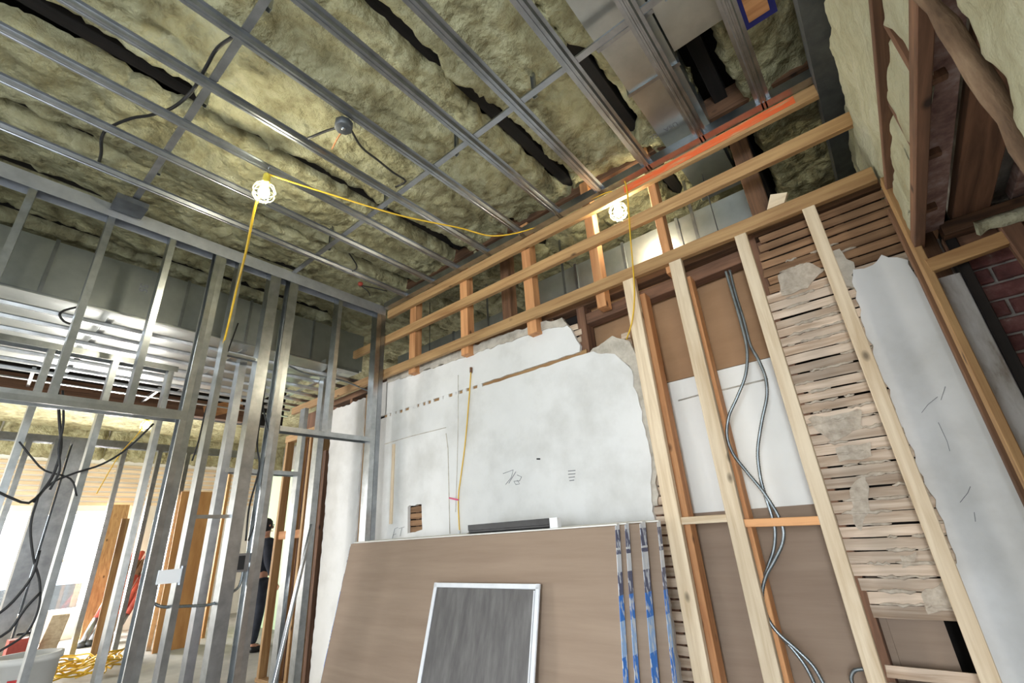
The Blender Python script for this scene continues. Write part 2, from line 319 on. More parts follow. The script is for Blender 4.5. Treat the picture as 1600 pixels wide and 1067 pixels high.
# bricks of the far jamb, facing the camera
rowh = 0.073; bl = 0.205
jm = MB().box(.44, .90, 2.635, 2.70, 0.0, 2.42).build('mortar_bed', MORTAR, wall_right)
def brick(x0, x1, z0, z1, yf):
    mb = MB(); j = lambda: random.uniform(-.004, .004); c = .006
    y = yf + random.uniform(-.006, .006)
    mb.add([(x0+c+j(), y, z0+c+j()), (x1-c+j(), y, z0+c+j()), (x1-c+j(), y, z1-c+j()), (x0+c+j(), y, z1-c+j()),
            (x0, y+c, z0), (x1, y+c, z0), (x1, y+c, z1), (x0, y+c, z1), (x0, y+.05, z0), (x1, y+.05, z0), (x1, y+.05, z1), (x0, y+.05, z1)],
           [(0,1,2,3), (4,5,1,0), (5,6,2,1), (6,7,3,2), (7,4,0,3), (8,9,5,4), (9,10,6,5), (10,11,7,6), (11,8,4,7), (11,10,9,8)])
    mb.build('brick', BRICK, wall_right)
for r in range(26):
    z = 0.42 + r*(rowh+.002); x = .445 - (0.105 if r % 2 else 0.0)
    while x < .88:
        a, b = max(x, .445), min(x+bl, .89)
        if b - a > .03: brick(a+.004, b-.006, z+.005, z+rowh-.005, 2.615)
        x += bl + .004
# foam above the opening and on the near part of the wall
def wall_foam(y0, y1, z0, z1, xf, res=.03, seed=0., amp=1.0, thick=.12):
    mb = MB(); ny = max(4, int((y1-y0)/res)); nz_ = max(4, int((z1-z0)/res)); V = []
    for i in range(ny):
        for k in range(nz_):
            ty, tz = i/(ny-1), k/(nz_-1); y = y0+(y1-y0)*ty; z = z0+(z1-z0)*tz
            e = min(min(ty, 1-ty)*(y1-y0), min(tz, 1-tz)*(z1-z0))
            w_ = max(0, 1 - e/.05)**2
            jy = .035*noise.noise(Vector((z*7+seed, y*7, 4))) * (w_ > 0); jz = .035*noise.noise(Vector((y*8+seed, z*8, 9))) * (w_ > 0)
            d = amp*(.03*noise.noise(Vector((y*3, z*3, seed))) + .018*noise.noise(Vector((y*8, z*8, seed+2))) + .012*abs(noise.noise(Vector((y*17, z*17, seed+5)))))
            V.append((xf - d + thick*w_, y+jy, z+jz))
    n = nz_
    F = [(i*n+k, i*n+k+1, (i+1)*n+k+1, (i+1)*n+k) for i in range(ny-1) for k in range(nz_-1)]
    mb.add(V, F, True); return mb
wall_foam(.3, 4.9, 2.685, 3.50, .365, .02, 3.0).build('spray_foam', FOAMW, wall_right)
for a, b, s_ in ((1.05, 1.465, 5.), (1.495, 1.845, 6.), (1.875, 2.23, 7.), (2.26, 2.6, 8.)):
    wall_foam(a, b, 2.385, 2.66, .352, .014, s_, .6, .03).build('spray_foam', FOAMW, wall_right)
wall_foam(.1, 1.10, 1.0, 3.3, .352, .02, 11., .8, .10).build('spray_foam', FOAMW, wall_right)
MB().box(.43, .47, .72, 1.12, 0, 2.7).build('backing_board', OLD[2], wall_right)
# timbers of the opening
MB().beam((.355, 1.0, 2.672), (.355, 2.60, 2.672), .045, .026).build('wall_plate', OLDR[1], wall_right)
for y in (1.48, 1.86, 2.245): MB().beam((.388, y, 2.38), (.388, y, 2.665), .026, .06, up=(1, 0, 0)).build('cripple_stud', OLDR[2], wall_right)
MB().beam((.353, 1.02, 2.365), (.353, 2.52, 2.365), .036, .05).build('header', OLDR[1], wall_right)
MB().beam((.418, 1.10, 2.43), (.418, 2.50, 2.43), .075, .05).build('lintel_plank', PURPLE, wall_right)
MB().beam((.545, 1.10, 2.44), (.545, 2.50, 2.44), .12, .05).build('lintel_plank', OLDR[1], wall_right)
MB().beam((.72, 1.10, 2.45), (.72, 2.50, 2.45), .10, .05).build('lintel_plank', PURPLE, wall_right)
MB().beam((.44, 2.50, 2.385), (.86, 2.50, 2.385), .07, .06).build('end_block', OLD[0], wall_right)
MB().beam((.44, 2.57, 2.33), (.86, 2.57, 2.33), .06, .09).build('end_block', OLDR[0], wall_right)
p = MB(); path = []
for i in range(40):
    z = .2 + i*(2.55/39); path.append((.352 + .008*noise.noise(Vector((0, z*5, 1))), 1.115 + .012*noise.noise(Vector((3, z*6, 1))), z))
p.tube(path, [0.019 + .010*noise.noise(Vector((7, i*.8, 2))) for i in range(40)], 10).build('rough_jamb_post', OLDJ, wall_right)
# corner where the old plaster meets the opening
MB().beam((.345, 2.50, 0), (.345, 2.50, 2.73), .03, .075, up=(0, 1, 0)).build('corner_strip', PINE[2], wall_right)
MB().beam((.405, 2.55, 0), (.405, 2.55, 2.20), .075, .03, up=(0, 1, 0)).build('weathered_trim', WEATHER, wall_right)
MB().beam((.375, 2.60, 0), (.375, 2.60, 2.62), .11, .05, up=(0, 1, 0)).build('jamb_board', OLD[2], wall_right)
MB().beam((.462, 2.575, 0), (.462, 2.575, 2.42), .035, .10, up=(0, 1, 0)).build('gap_shade_strip', BLACKW[2], wall_right)  # black strip painted in for the shade of the gap beside the trim
MB().beam((.665, 2.50, 1.72), (.62, 2.47, 2.33), .06, .05, up=(0, 1, 0)).build('slanted_timber', OLDR[2], wall_right)
sm(MB().beam((.35, 2.475, 2.24), (.62, 2.475, 2.265), .04, .06).build('nailing_block', PINE[0], wall_right), label='new pale pine block nailed across the dark brick jamb')
f = MB(); V = []
for i in range(24):
    x = .53 + i*.0165; d = .02*noise.noise(Vector((x*22, 1, 1)))
    V += [(x, 2.44, 2.36), (x, 2.42+d, 2.335), (x, 2.44, 2.30+d*1.3), (x, 2.48, 2.32)]
f.add(V, [(i*4+j, i*4+(j+1) % 4, i*4+4+(j+1) % 4, i*4+4+j) for i in range(23) for j in range(4)], True).build('foam_bead', FOAMW, wall_right)

# ------------------------------------------------------------------ back wall: old lath and plaster, and what shows through it
bk = MB(); bk.box(-5.0, -1.50, 2.93, 2.97, 0, 2.90).box(-.30, .66, 2.93, 2.97, 1.02, 2.95).box(-.30, .66, 3.12, 3.14, 0, 1.02)  # near-black backing: shade behind the laths and the hole's void, painted in
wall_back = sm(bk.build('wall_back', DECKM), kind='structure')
for x in (-4.6, -4.22, -3.8, -3.4, -3.0, -2.6, -2.2, -1.8, .14, .47): MB().beam((x, 2.875, 0), (x, 2.875, 2.86), .045, .10, up=(0, 1, 0)).build('old_stud', OLD[2], wall_back)
MB().beam((-1.52, 2.865, 0), (-1.52, 2.865, 2.86), .07, .11, up=(0, 1, 0)).build('old_stud', OLDR[2], wall_back)
MB().beam((-1.19, 2.87, 0), (-1.19, 2.87, 2.42), .06, .10, up=(0, 1, 0)).build('old_stud', OLDR[2], wall_back)
MB().beam((-.305, 2.87, 0), (-.305, 2.87, 2.9), .075, .11, up=(0, 1, 0)).build('old_stud', OLDR[2], wall_back)
MB().beam((-1.5, 2.87, 2.755), (-.22, 2.87, 2.80), .09, .085).build('old_header', OLDR[0], wall_back)
MB().beam((-5.0, 2.87, 2.87), (.5, 2.87, 2.92), .10, .07).build('old_plate', OLD[0], wall_back)
def slab(poly, yf, thick, name, material, parent, jag=0.0, step=.03, seed=0., dish=0.0):
    """flat irregular panel facing the camera (-y): outline in (x, z), broken edges when jag > 0"""
    P = []
    n = len(poly)
    for i in range(n):
        a, b, jg = Vector(poly[i][:2]), Vector(poly[(i+1) % n][:2]), (poly[i][2] if len(poly[i]) > 2 else jag)
        k = max(1, int((b-a).length/step)) if jg else 1
        for q in range(k):
            c = a.lerp(b, q/k)
            if jg and 0 < q: c += Vector((noise.noise(Vector((c.x*14, c.y*14, seed))), noise.noise(Vector((c.y*14, c.x*14, seed+7))))) * jg
            P.append((c.x, c.y))
    mb = MB(); mb.prism(P, (0, yf, 0), (1, 0, 0), (0, 0, 1), (0, thick, 0)); return mb.build(name, material, parent)
J = .022
def reg(pts): return pts
# lower white plaster (below the old trim line), with the broken hole
hole = [(-3.47, 1.58), (-3.30, 1.58), (-3.27, 1.40), (-3.44, 1.36)]
slab([(-4.17, 0, 0), (-3.47, 0, 0), (-3.47, 1.36, 0), (-3.475, 1.58, .02), (-3.29, 1.585, .015), (-3.275, 1.38, .02), (-3.47, 1.36, 0), (-3.47, .01, 0), (-1.20, 0, J), (-1.20, 1.37, J), (-1.15, 1.75, J), (-1.185, 2.27, J), (-1.28, 2.40, J), (-1.47, 2.468, .006), (-4.17, 2.468, 0)], 2.775, .03, 'plaster', PLASTER, wall_back, seed=1.)
slab([(-3.87, 2.498, .006), (-1.55, 2.498, J), (-1.55, 2.57, J), (-1.60, 2.70, J), (-1.68, 2.775, J), (-2.3, 2.80, J), (-3.0, 2.80, J), (-3.87, 2.85, 0)], 2.775, .03, 'plaster', PLASTER, wall_back, seed=2.)
slab([(-4.17, 2.498, 0), (-3.86, 2.498, 0), (-3.86, 2.86, J), (-4.17, 2.84, 0)], 2.775, .03, 'plaster', PLASTER, wall_back, seed=2.)
slab([(-4.88, 0, J), (-4.27, 0, J), (-4.255, 2.0, J), (-4.25, 2.76, J), (-4.9, 2.76, J), (-4.86, 1.4, J)], 2.775, .03, 'plaster', PLASTER, wall_back, seed=4.)
slab([(-1.47, 2.475, J), (-1.19, 2.29, J), (-1.20, 1.40, J), (-1.165, 1.4, J), (-1.11, 1.75, J), (-1.12, 2.30, J), (-1.16, 2.46, J), (-1.28, 2.54, J)], 2.785, .03, 'bare_plaster', PLASTERG, wall_back, seed=5.)
slab([(-3.85, 2.83, J), (-1.9, 2.77, J), (-1.62, 2.74, J), (-1.66, 2.81, J), (-2.2, 2.86, J), (-2.9, 2.88, J), (-3.85, 2.93, J)], 2.765, .035, 'bare_plaster', PLASTERG, wall_back, seed=6.)
MB().beam((-3.9, 2.80, 2.483), (-1.5, 2.80, 2.483), .02, .05).build('grounds_strip', PINE[0], wall_back)
MB().beam((-4.21, 2.80, 0), (-4.21, 2.80, 2.80), .09, .02, up=(0, 1, 0)).build('grounds_strip', PINE[2], wall_back)
MB().beam((-4.95, 2.78, 0), (-4.95, 2.78, 2.3), .06, .05, up=(0, 1, 0)).build('casing_strip', OLDR[2], wall_back)
MB().beam((-3.70, 2.765, 1.45), (-3.70, 2.765, 2.17), .03, .02, up=(0, 1, 0)).build('wood_batten', PALE[2], wall_back)
for q in range(16):                                   # plaster left clinging across the trim line
    x = -3.85 + q*.085 + random.uniform(-.02, .02); L = random.uniform(.03, .08)
    slab([(x, 2.462, .008), (x+L, 2.462, .008), (x+L*.9, 2.505, .008), (x+L*.1, 2.505, .008)], 2.777, .02, 'plaster_chip', PLASTER, wall_back, step=.015, seed=q*2.)
# right-hand plaster with ragged edge
slab([(.03, .25, J), (.36, .25, 0), (.372, 1.66, J), (.365, 2.0, J), (.335, 2.42, J), (.25, 2.49, J), (.20, 2.45, J), (.12, 2.46, J), (.085, 2.30, J), (.07, 2.01, J), (.07, 1.6, J), (.08, 1.2, J), (.045, .72, J)], 2.772, .03, 'plaster', PLASTER, wall_back, seed=8.)
slab([(.02, 2.40, J), (.10, 2.36, J), (.135, 2.50, J), (.10, 2.60, J), (.03, 2.60, J)], 2.775, .025, 'bare_plaster', PLASTERG, wall_back, seed=9.)
slab([(.345, .3, J), (.375, .3, J), (.385, 1.6, J), (.375, 2.2, J), (.36, 2.2, J), (.37, 1.6, J)], 2.77, .03, 'bare_plaster', BROWNB, wall_back, seed=10.)
# lath strips
def lath(x0, x1, z, h, yf):
    mb = MB(); t = .008; tl = random.uniform(-.004, .004); j = lambda s=.004: random.uniform(-s, s); n = 4; V = []
    for i in range(n+1):
        x = x0 + (x1-x0)*i/n; zc = z + tl*(i/n-.5) + j(.0015); y = yf + j(.002)
        V += [(x+j(.006), y, zc-h/2), (x+j(.006), y, zc+h/2), (x, y+t, zc+h/2), (x, y+t, zc-h/2)]
    F = [(i*4+q, i*4+4+q, i*4+4+(q+1) % 4, i*4+(q+1) % 4) for i in range(n) for q in range(4)] + [(0, 1, 2, 3), (n*4+3, n*4+2, n*4+1, n*4)]
    mb.add(V, F); return mb.build('lath', LATHB if (z > 2.50 and x1 > 0) or x1 < -3 else LATH, wall_back)
def ledge(z):          # where the laths break off beside the third stud
    pts = [(0.8, -.28), (1.16, -.32), (1.55, -.345), (2.1, -.335), (2.45, -.298), (2.86, -.23), (3.2, -.2)]
    for (a, xa), (b, xb) in zip(pts, pts[1:]):
        if z <= b: return xa + (xb-xa)*(z-a)/(b-a)
    return -.2
z = 0.885; rows = []
while z < 2.86:
    h = random.uniform(.042, .0500); lath(ledge(z) + random.uniform(-.02, .03), .40 if z > 2.3 else .16, z, h, 2.803); rows.append((z, h)); z += .0545 + random.uniform(-.002, .002)
for z in (.30, .36, .42, .48, .54, .60, .66): lath(-.29, .10, z, .045, 2.803)
z = .5
while z < 2.52:
    lath(-1.22 + random.uniform(-.01, .01), (-1.05 if z < 2.2 else -1.16) + random.uniform(-.012, .012), z, .043, 2.803); z += .0545
for z in (1.385, 1.44, 1.495, 1.55): lath(-3.52, -3.22, z, .046, 2.803)
for z in (2.55, 2.605, 2.66, 2.715): lath(-1.75, -1.545 + random.uniform(-.01, .02), z, .044, 2.803)
# crumbled plaster keys still stuck to the laths
for q in range(120):
    zz, hh = random.choice(rows)
    if zz > 2.62: continue
    x = random.uniform(ledge(zz)+.04, .05); L = random.uniform(.03, .15); mb = MB(); P = []
    zc = zz + hh/2 + .004
    n = 7
    for i in range(n):
        P.append((x + L*i/(n-1), 2.801 + random.uniform(-.002, .002), zc + random.uniform(-.005, .005)))
    mb.tube(P, [.003] + [random.uniform(.004, .009) for _ in range(n-2)] + [.003], 6).build('plaster_key', MORTARY, wall_back)
def smear(pts, seed):
    P = [(at(u, v, 1, 2.798).x, at(u, v, 1, 2.798).z) for u, v in pts]
    slab([(x, z_, .018) for x, z_ in P], 2.7975, .006, 'plaster_smear', MORTARY, wall_back, step=.02, seed=seed)
smear([(1262, 655), (1345, 640), (1350, 668), (1300, 690), (1275, 672)], 21.)
smear([(1330, 760), (1352, 742), (1360, 800), (1345, 830), (1328, 800)][::-1], 22.)
smear([(1305, 700), (1360, 690), (1362, 712), (1312, 722)], 23.)
smear([(1440, 925), (1480, 905), (1492, 955), (1450, 960)], 24.)
smear([(1215, 430), (1260, 410), (1290, 420), (1262, 450), (1222, 462)], 25.)
smear([(1405, 868), (1432, 862), (1430, 884), (1410, 888)], 26.)
# pencil and stain marks
def stroke(pts, y, r=.0022, name='pencil_mark', m_=PENCIL):
    mb = MB()
    for s_ in pts: mb.tube([(x, y, z_) for x, z_ in s_], r, 4)
    return mb.build(name, m_, wall_back)
def px(pts, y=2.774): return [(at(u, v, 1, y).x, at(u, v, 1, y).z) for u, v in pts]
stroke([px([(786, 740), (802, 734), (799, 746), (790, 757)]), px([(806, 737), (795, 755)]), px([(808, 742), (815, 745), (812, 751), (803, 752), (806, 757), (812, 756), (808, 750)])], 2.7735)
stroke([px([(612, 845), (617, 826), (622, 824)]), px([(614, 836), (619, 834)]), px([(625, 838), (628, 825)]), px([(623, 826), (632, 823)])], 2.7735, .0018)
stroke([px([(697, 677), (700, 700), (701, 742), (703, 834)])], 2.774, .004, 'patched_seam', PLASTERG)
stroke([px([(601, 694), (640, 682), (697, 668)])], 2.774, .004, 'patched_seam', PLASTERG)
stroke([px([(716, 586), (716, 660), (714, 740), (712, 800)])], 2.774, .003, 'patched_seam', PLASTERG)
stroke([px([(888, 736), (899, 735)]), px([(888, 741), (899, 740)]), px([(889, 746), (898, 745)]), px([(890, 751), (897, 750)])], 2.7735, .0035, 'grey_smudge')
stroke([px([(839, 717), (844, 717)])], 2.7735, .007, 'chipped_hole', BLACK)
stroke([px([(1465, 620), (1450, 632), (1440, 645)]), px([(1477, 604), (1470, 625)]), px([(1466, 660), (1480, 690), (1484, 705)]), px([(1500, 785), (1512, 770), (1516, 760)]), px([(1522, 800), (1524, 815)])], 2.771, .0012)

# boards closing the old doorway, seen between the new studs
sm(MB().box(-1.60, -.18, 2.955, 2.97, 2.165, 2.90).build('drywall_board', BROWNB), 'brown paper-backed board closing the top of the doorway behind the new studs', 'board')
sm(MB().box(-1.30, -.22, 2.95, 2.965, 1.325, 2.16).build('plaster_board', WHITEB), 'off-white board in the middle of the doorway behind the new studs', 'board')
b = MB(); b.add([(-1.25, 2.90, .52), (-.24, 2.90, .52), (-.24, 2.945, 1.345), (-1.25, 2.945, 1.345), (-1.25, 2.915, .52), (-.24, 2.915, .52), (-.24, 2.96, 1.345), (-1.25, 2.96, 1.345)],
                [(0,1,2,3), (7,6,5,4), (0,4,5,1), (1,5,6,2), (2,6,7,3), (3,7,4,0)])
sm(b.build('drywall_board', TAN), 'grey-brown drywall board standing in the lower doorway behind the armoured cables', 'board')
sm(MB().box(-1.25, -.24, 2.88, 2.96, .0, .515).build('base_board', WHITEB), 'pale base board under the grey-brown drywall in the doorway', 'board')
sm(MB().box(-.26, -.04, 2.925, 2.94, .35, 1.02).build('grey_board', TAN), 'dark grey-brown board inside the hole below the broken laths', 'board')
stroke([px([(1060, 626), (1100, 615), (1135, 608), (1200, 592)], 2.949)], 2.949, .006, 'cut_line', PLASTERG)

# ------------------------------------------------------------------ new wood framing
frame = thing('wood_stud_wall', (-1.7, YW+.04, 0), 'new pine stud framing with three long plates in front of the old plaster wall', 'wall frame')
MB().beam((XM+.01, YW+.02, 3.555), (.30, YW+.02, 3.555), .04, .088).build('top_plate', PINE[0], frame)
MB().beam((-.95, YW-.0015, 3.555), (.16, YW-.0015, 3.565), .002, .055).build('paint_stripe', ORANGEP, frame)
MB().beam((XM-.6, YW+.02, 3.268), (.36, YW+.02, 3.268), .04, .088).build('middle_plate', PINE[0], frame)
MB().beam((XM-1.9, YW+.02, 2.888), (.345, YW+.02, 2.888), .04, .086).build('lower_plate', PINE[0], frame)
for x0, x1, z0, z1, m_ in ((-3.43, -3.33, 2.80, 3.62, FIR), (-2.70, -2.60, 2.78, 3.66, FIR), (-1.955, -1.855, 2.74, 3.78, FIR), (-1.325, -1.245, 2.74, 3.86, FIR), (-.80, -.735, 2.80, 3.86, FIR)):
    MB().beam(((x0+x1)/2, YW+.085, z0), ((x0+x1)/2, YW+.085, z1), x1-x0-.01, .088, up=(0, 1, 0)).build('cripple_stud', m_[2], frame)
for x0, x1 in ((-1.085, -1.0), (-.757, -.678), (-.352, -.287), (.005, .066)):
    MB().beam(((x0+x1)/2, YW+.02, 0.04), ((x0+x1)/2, YW+.02, 2.845), x1-x0, .04, up=(0, 1, 0)).build('stud', PALE[2], frame)
for xc, zt in ((-1.00, 2.74), (-.69, 2.74)):
    MB().beam((xc, YW+.115, 0.04), (xc, YW+.115, zt), .05, .088, up=(0, 1, 0)).build('stud', FIR[2], frame)
MB().beam((-1.01, YW+.06, 1.307), (-.72, YW+.06, 1.305), .085, .038).build('blocking', PALE[0], frame)
MB().beam((-.72, YW+.055, 1.277), (-.345, YW+.055, 1.268), .085, .038).build('blocking', FIR[0], frame)
MB().beam((-1.2, YW+.02, .02), (.2, YW+.02, .02), .04, .04).build('sole_plate', PALE[0], frame)
k = MB(); k.prism([(-.09, 0), (.0, -.0), (.03, .055), (-.05, .085)], (-.06, YW+.0, 2.932), (1, 0, 0), (0, 0, 1), (0, .03, 0)); sm(k.build('wood_offcut', PALE[0]), 'small pale wood offcut standing on the lower plate', 'wood scrap')
# old posts behind the framing
sm(MB().beam((-2.33, 2.98, 2.6), (-2.33, 2.98, 4.0), .10, .10, up=(0, 1, 0)).build('old_post', OLD[2]), 'dark brown old post behind the plates near the left of the duct', 'post')
sm(MB().beam((-.20, 3.0, 2.7), (-.20, 3.0, 4.0), .11, .10, up=(0, 1, 0)).build('old_post', OLD[2]), 'dark brown old post behind the plates near the right end of the duct', 'post')
# studs that run on beyond the steel partition, no plaster left on them
far = thing('wood_stud_partition', (-5.5, 2.82, 0), 'bare yellow wood studs in the next room beside the metal doorway', 'wall frame')
for x, d in ((-5.08, 0), (-5.20, 0), (-5.36, 0), (-5.62, 0), (-5.95, 0)):
    MB().beam((x, 2.83, .04), (x, 2.83, 2.56), .05, .09, up=(0, 1, 0)).build('stud', PINE[2], far)
MB().beam((-6.0, 2.83, 2.60), (-5.0, 2.83, 2.60), .09, .09).build('top_plate', PINE[0], far)
MB().beam((-6.0, 2.83, .02), (-5.0, 2.83, .02), .09, .04).build('sole_plate', PINE[0], far)
MB().beam((-5.93, 2.83, 1.45), (-5.12, 2.83, 1.45), .04, .09).build('blocking', FIR[0], far)
sm(MB().box(-5.75, -4.99, 2.90, 2.93, 0, 2.9).build('plywood_sheet', OLDR[2]), 'reddish-brown board behind the bare wood studs of the next room', 'board')

# ------------------------------------------------------------------ ceiling channel grid
HAT = [(-.040, .022), (-.022, .022), (-.015, 0), (-.006, 0), (-.004, .004), (.004, .004), (.006, 0), (.015, 0), (.022, .022), (.040, .022)]
grid = thing('ceiling_channel_grid', (-1.7, .8, ZC), 'grey metal furring channel grid hung below the yellow foam ceiling of the near room', 'ceiling grid')
for x in (.015, -.36, -.735, -1.11, -1.49, -1.86, -2.255, -2.63, -2.97, -3.37):
    MB().sheet(HAT, .002, (x, -1.5 if x < -1 else -.2, ZC), (1, 0, 0), (0, 0, 1), (0, YW - (-1.5 if x < -1 else -.2) - .002, 0)).build('furring_channel', STEELG, grid)
UC = [(-.019, .012), (-.019, 0), (.019, 0), (.019, .012)]
for y, xa, xb in ((.40, XM+.02, .2), (1.62, XM+.02, .25)):
    MB().sheet(UC, .003, (xa, y, ZC+.026), (0, 1, 0), (0, 0, 1), (xb-xa, 0, 0)).build('carrying_channel', STEELG, grid)
    for x in (-3.2, -2.42, -1.65, -1.0, -.2):
        MB().sheet([(-.012, .0), (-.012, .016), (.012, .016), (.012, 0)][::1], .002, (x, y+.022, ZC+.03), (1, 0, 0), (0, 1, 0), (0, 0, .29)).build('hanger_strap', STEELG, grid)
MB().sheet([(-.03, .06), (-.03, 0), (.03, 0), (.03, .06)], .003, (XM+.03, YW-.035, ZC-.0), (0, 1, 0), (0, 0, 1), (4.02, 0, 0)).build('wall_angle', STEELG, grid)
MB().box(.27, .39, 1.2, 4.9, 3.50, 3.64).build('edge_channel', DARKST, grid)
g2 = MB().box(XM+.03, XM+.20, .30, .48, ZC-.02, ZC+.02).build('corner_plate', DARKST, grid)

# ------------------------------------------------------------------ steel stud partition
part = thing('steel_stud_partition', (XM-.045, 1.2, 0), 'galvanised steel stud partition with two door openings at the left of the near room', 'wall frame')
def cstud(parent, xf, y, z0, z1, side=1, flange=.036, depth=.092, material=STEEL, name='stud'):
    """C stud: room-side flange at xf, web at y, opening towards +y (side 1) or -y"""
    s_ = side; pts = [(-.0, .010), (0, 0), (0, 0)]
    P = [(xf-.010, y+s_*flange), (xf, y+s_*flange), (xf, y), (xf-depth, y), (xf-depth, y+s_*flange), (xf-depth+.010, y+s_*flange)]
    if s_ < 0: P = P[::-1]
    return MB().sheet(P, .0025, (0, 0, z0), (1, 0, 0), (0, 1, 0), (0, 0, z1-z0)).build(name, material, parent)
def utrack(parent, xc, y0, y1, z, leg=.045, wd=.098, up=False, name='track', material=STEEL):
    l = leg if up else -leg
    P = [(-wd/2, l), (-wd/2, 0), (wd/2, 0), (wd/2, l)]
    if up: P = P[::-1]
    return MB().sheet(P, .0025, (xc, y0, z), (1, 0, 0), (0, 0, 1), (0, y1-y0, 0)).build(name, material, parent)
XC = XM - .046
utrack(part, XC, -1.6, YW-.02, 3.635, leg=.10, wd=.102, name='top_track', material=TRACK)
for y in (-.82, -.45, -.085, .315, .685): cstud(part, XM, y, 2.22, 3.61, 1)
for y, s_ in ((1.035, -1), (1.04, 1), (1.175, 1), (1.645, -1), (1.65, 1)): cstud(part, XM, y, 0, 3.61, s_)
cstud(part, XM, 1.44, 0, 3.61, 1, flange=.085)
cstud(part, XM, 2.10, 2.21, 3.61, 1)
cstud(part, XM, 2.545, 0, 3.61, 1, flange=.05); cstud(part, XM, 2.645, 0, 3.61, -1, flange=.045, material=STEELG)
utrack(part, XC, -1.6, 1.035, 2.225, leg=.05, name='door_header'); utrack(part, XC, -1.6, 1.035, 2.20, leg=.04, up=True, name='door_header')
utrack(part, XC, 1.69, 2.545, 2.222, leg=.04, name='door_header')
utrack(part, XC, 1.04, 1.69, .003, up=True, name='sole_track')
for z in (1.55, 2.75): utrack(part, XC, 1.18, 1.46, z, leg=.02, wd=.04, name='bridging_channel')
ob = thing('outlet_box', (XM-.02, 1.54, 1.20), 'steel outlet box between two studs with a hanging cable', 'electrical box')
ob.location = (XM-.03, 1.54, 1.20); WLOC[ob.name] = (XM-.03, 1.54, 1.20)
MB().box(XM-.05, XM-.005, 1.49, 1.60, 1.17, 1.29).build('box_body', STEELG, ob); MB().box(XM-.007, XM+.002, 1.52, 1.57, 1.185, 1.275).build('opening', BLACK, ob)
MB().box(XM-.012, XM-.008, 1.44, 1.65, 1.20, 1.225).build('mounting_strap', STEEL, ob)
wbx = thing('white_junction_panel', (XM+.01, 1.12, 1.1), 'blank white rectangular plate fixed across two metal studs', 'electrical plate')
MB().box(XM+.001, XM+.012, 1.06, 1.185, 1.145, 1.225).build('plate', WHITEP, wbx); MB().box(XM+.001, XM+.02, 1.185, 1.20, 1.13, 1.24).build('bracket', STEELG, wbx)

# chase partition standing behind it
p2 = thing('chase_stud_partition', (-4.54, 1.2, 0), 'second row of steel studs standing behind the near partition', 'wall frame')
for y in (-.07, .30, .67, 1.04): cstud(p2, -4.5, y, 0, 2.77, 1)
for y in (1.57, 1.92): cstud(p2, -4.5, y, 0, 3.0, 1, flange=.06, material=STEELG)
cstud(p2, -4.5, 2.25, 0, 2.62, 1); cstud(p2, -4.5, 2.42, 0, 3.2, 1, flange=.06)
utrack(p2, -4.546, -1.6, 1.1, 2.79, name='top_track'); utrack(p2, -4.546, 1.6, 2.28, 1.98, leg=.035, name='door_header')
utrack(p2, -4.546, -1.6, 1.1, .003, up=True, name='sole_track')
sm(MB().beam((-4.35, 2.12, 0), (-4.45, 2.42, 1.5), .03, .03).build('loose_channel', STEEL), 'loose steel channel leaning diagonally against the wood studs', 'metal channel')

# ------------------------------------------------------------------ ducts
def duct(name, label, x0, x1, y0, y1, z0, z1, axis, joints, material=DUCT):
    t = thing(name, ((x0+x1)/2, (y0+y1)/2, z0), label, 'duct'); lo, hi = (x0, x1) if axis == 0 else (y0, y1)
    cuts = [lo] + list(joints) + [hi]
    for a, b in zip(cuts, cuts[1:]):
        e = .002
        if axis == 0: MB().box(a+e, b-e, y0, y1, z0, z1).build('section', material, t)
        else: MB().box(x0, x1, a+e, b-e, z0, z1).build('section', material, t)
    for j in joints:
        if axis == 0: MB().box(j-.012, j+.012, y0-.012, y1+.012, z0-.012, z1+.012).build('flange', STEELG, t)
        else: MB().box(x0-.012, x1+.012, j-.012, j+.012, z0-.012, z1+.012).build('flange', STEELG, t)
    for q in (.2, .8):
        c_ = lo + (hi-lo)*q
        if axis == 0: MB().box(c_-.012, c_+.012, y0-.004, y0-.001, z0, 4.17).build('hanger_strap', STEELG, t)
        else: MB().box(x1+.001, x1+.004, c_-.012, c_+.012, z0, 4.17).build('hanger_strap', STEELG, t)
    return t
dl = duct('supply_duct', 'long pale sheet-metal duct above the doorway behind the steel partition', -5.35, -4.62, -2.0, 2.95, 3.20, 3.66, 1, (.15, .86, 1.06, 1.62, 2.3))
MB().box(-4.72, -4.60, -2.0, 2.9, 3.165, 3.20).build('lower_lip', STEELG, dl)
cdct = duct('ceiling_duct', 'narrow sheet-metal duct running along the ceiling over the orange-marked plate', -.60, -.30, .9, 3.45, 3.73, 3.98, 1, (1.72, 2.1))
duct('wide_ceiling_duct', 'wide sheet-metal duct above the channels at the top of the picture', -.29, .06, .3, 2.03, 3.74, 3.98, 1, (1.2,))
duct('return_duct', 'shiny sheet-metal duct lying behind the three wood plates', -2.25, -.26, 3.2, 3.62, 3.13, 3.50, 0, (-1.72, -1.25, -.78))
duct('rear_duct', 'dull duct behind the wood plates near the steel corner', -4.4, -2.5, 3.3, 3.7, 3.10, 3.42, 0, (-3.4,))
bpipe = thing('black_pipe', (-2.2, 3.12, 3.05), 'black pipe running under the shiny duct behind the wood plates', 'pipe')
MB().tube([(-4.2, 3.12, 3.07), (-.22, 3.12, 3.10)], .022, 10).build('pipe_run', BLACKM, bpipe)
for x in (-3.6, -2.45, -.5): MB().tube([(x, 3.12, 3.08), (x, 3.12, 4.17)], .004, 5).build('hanger_rod', BLACKM, bpipe)

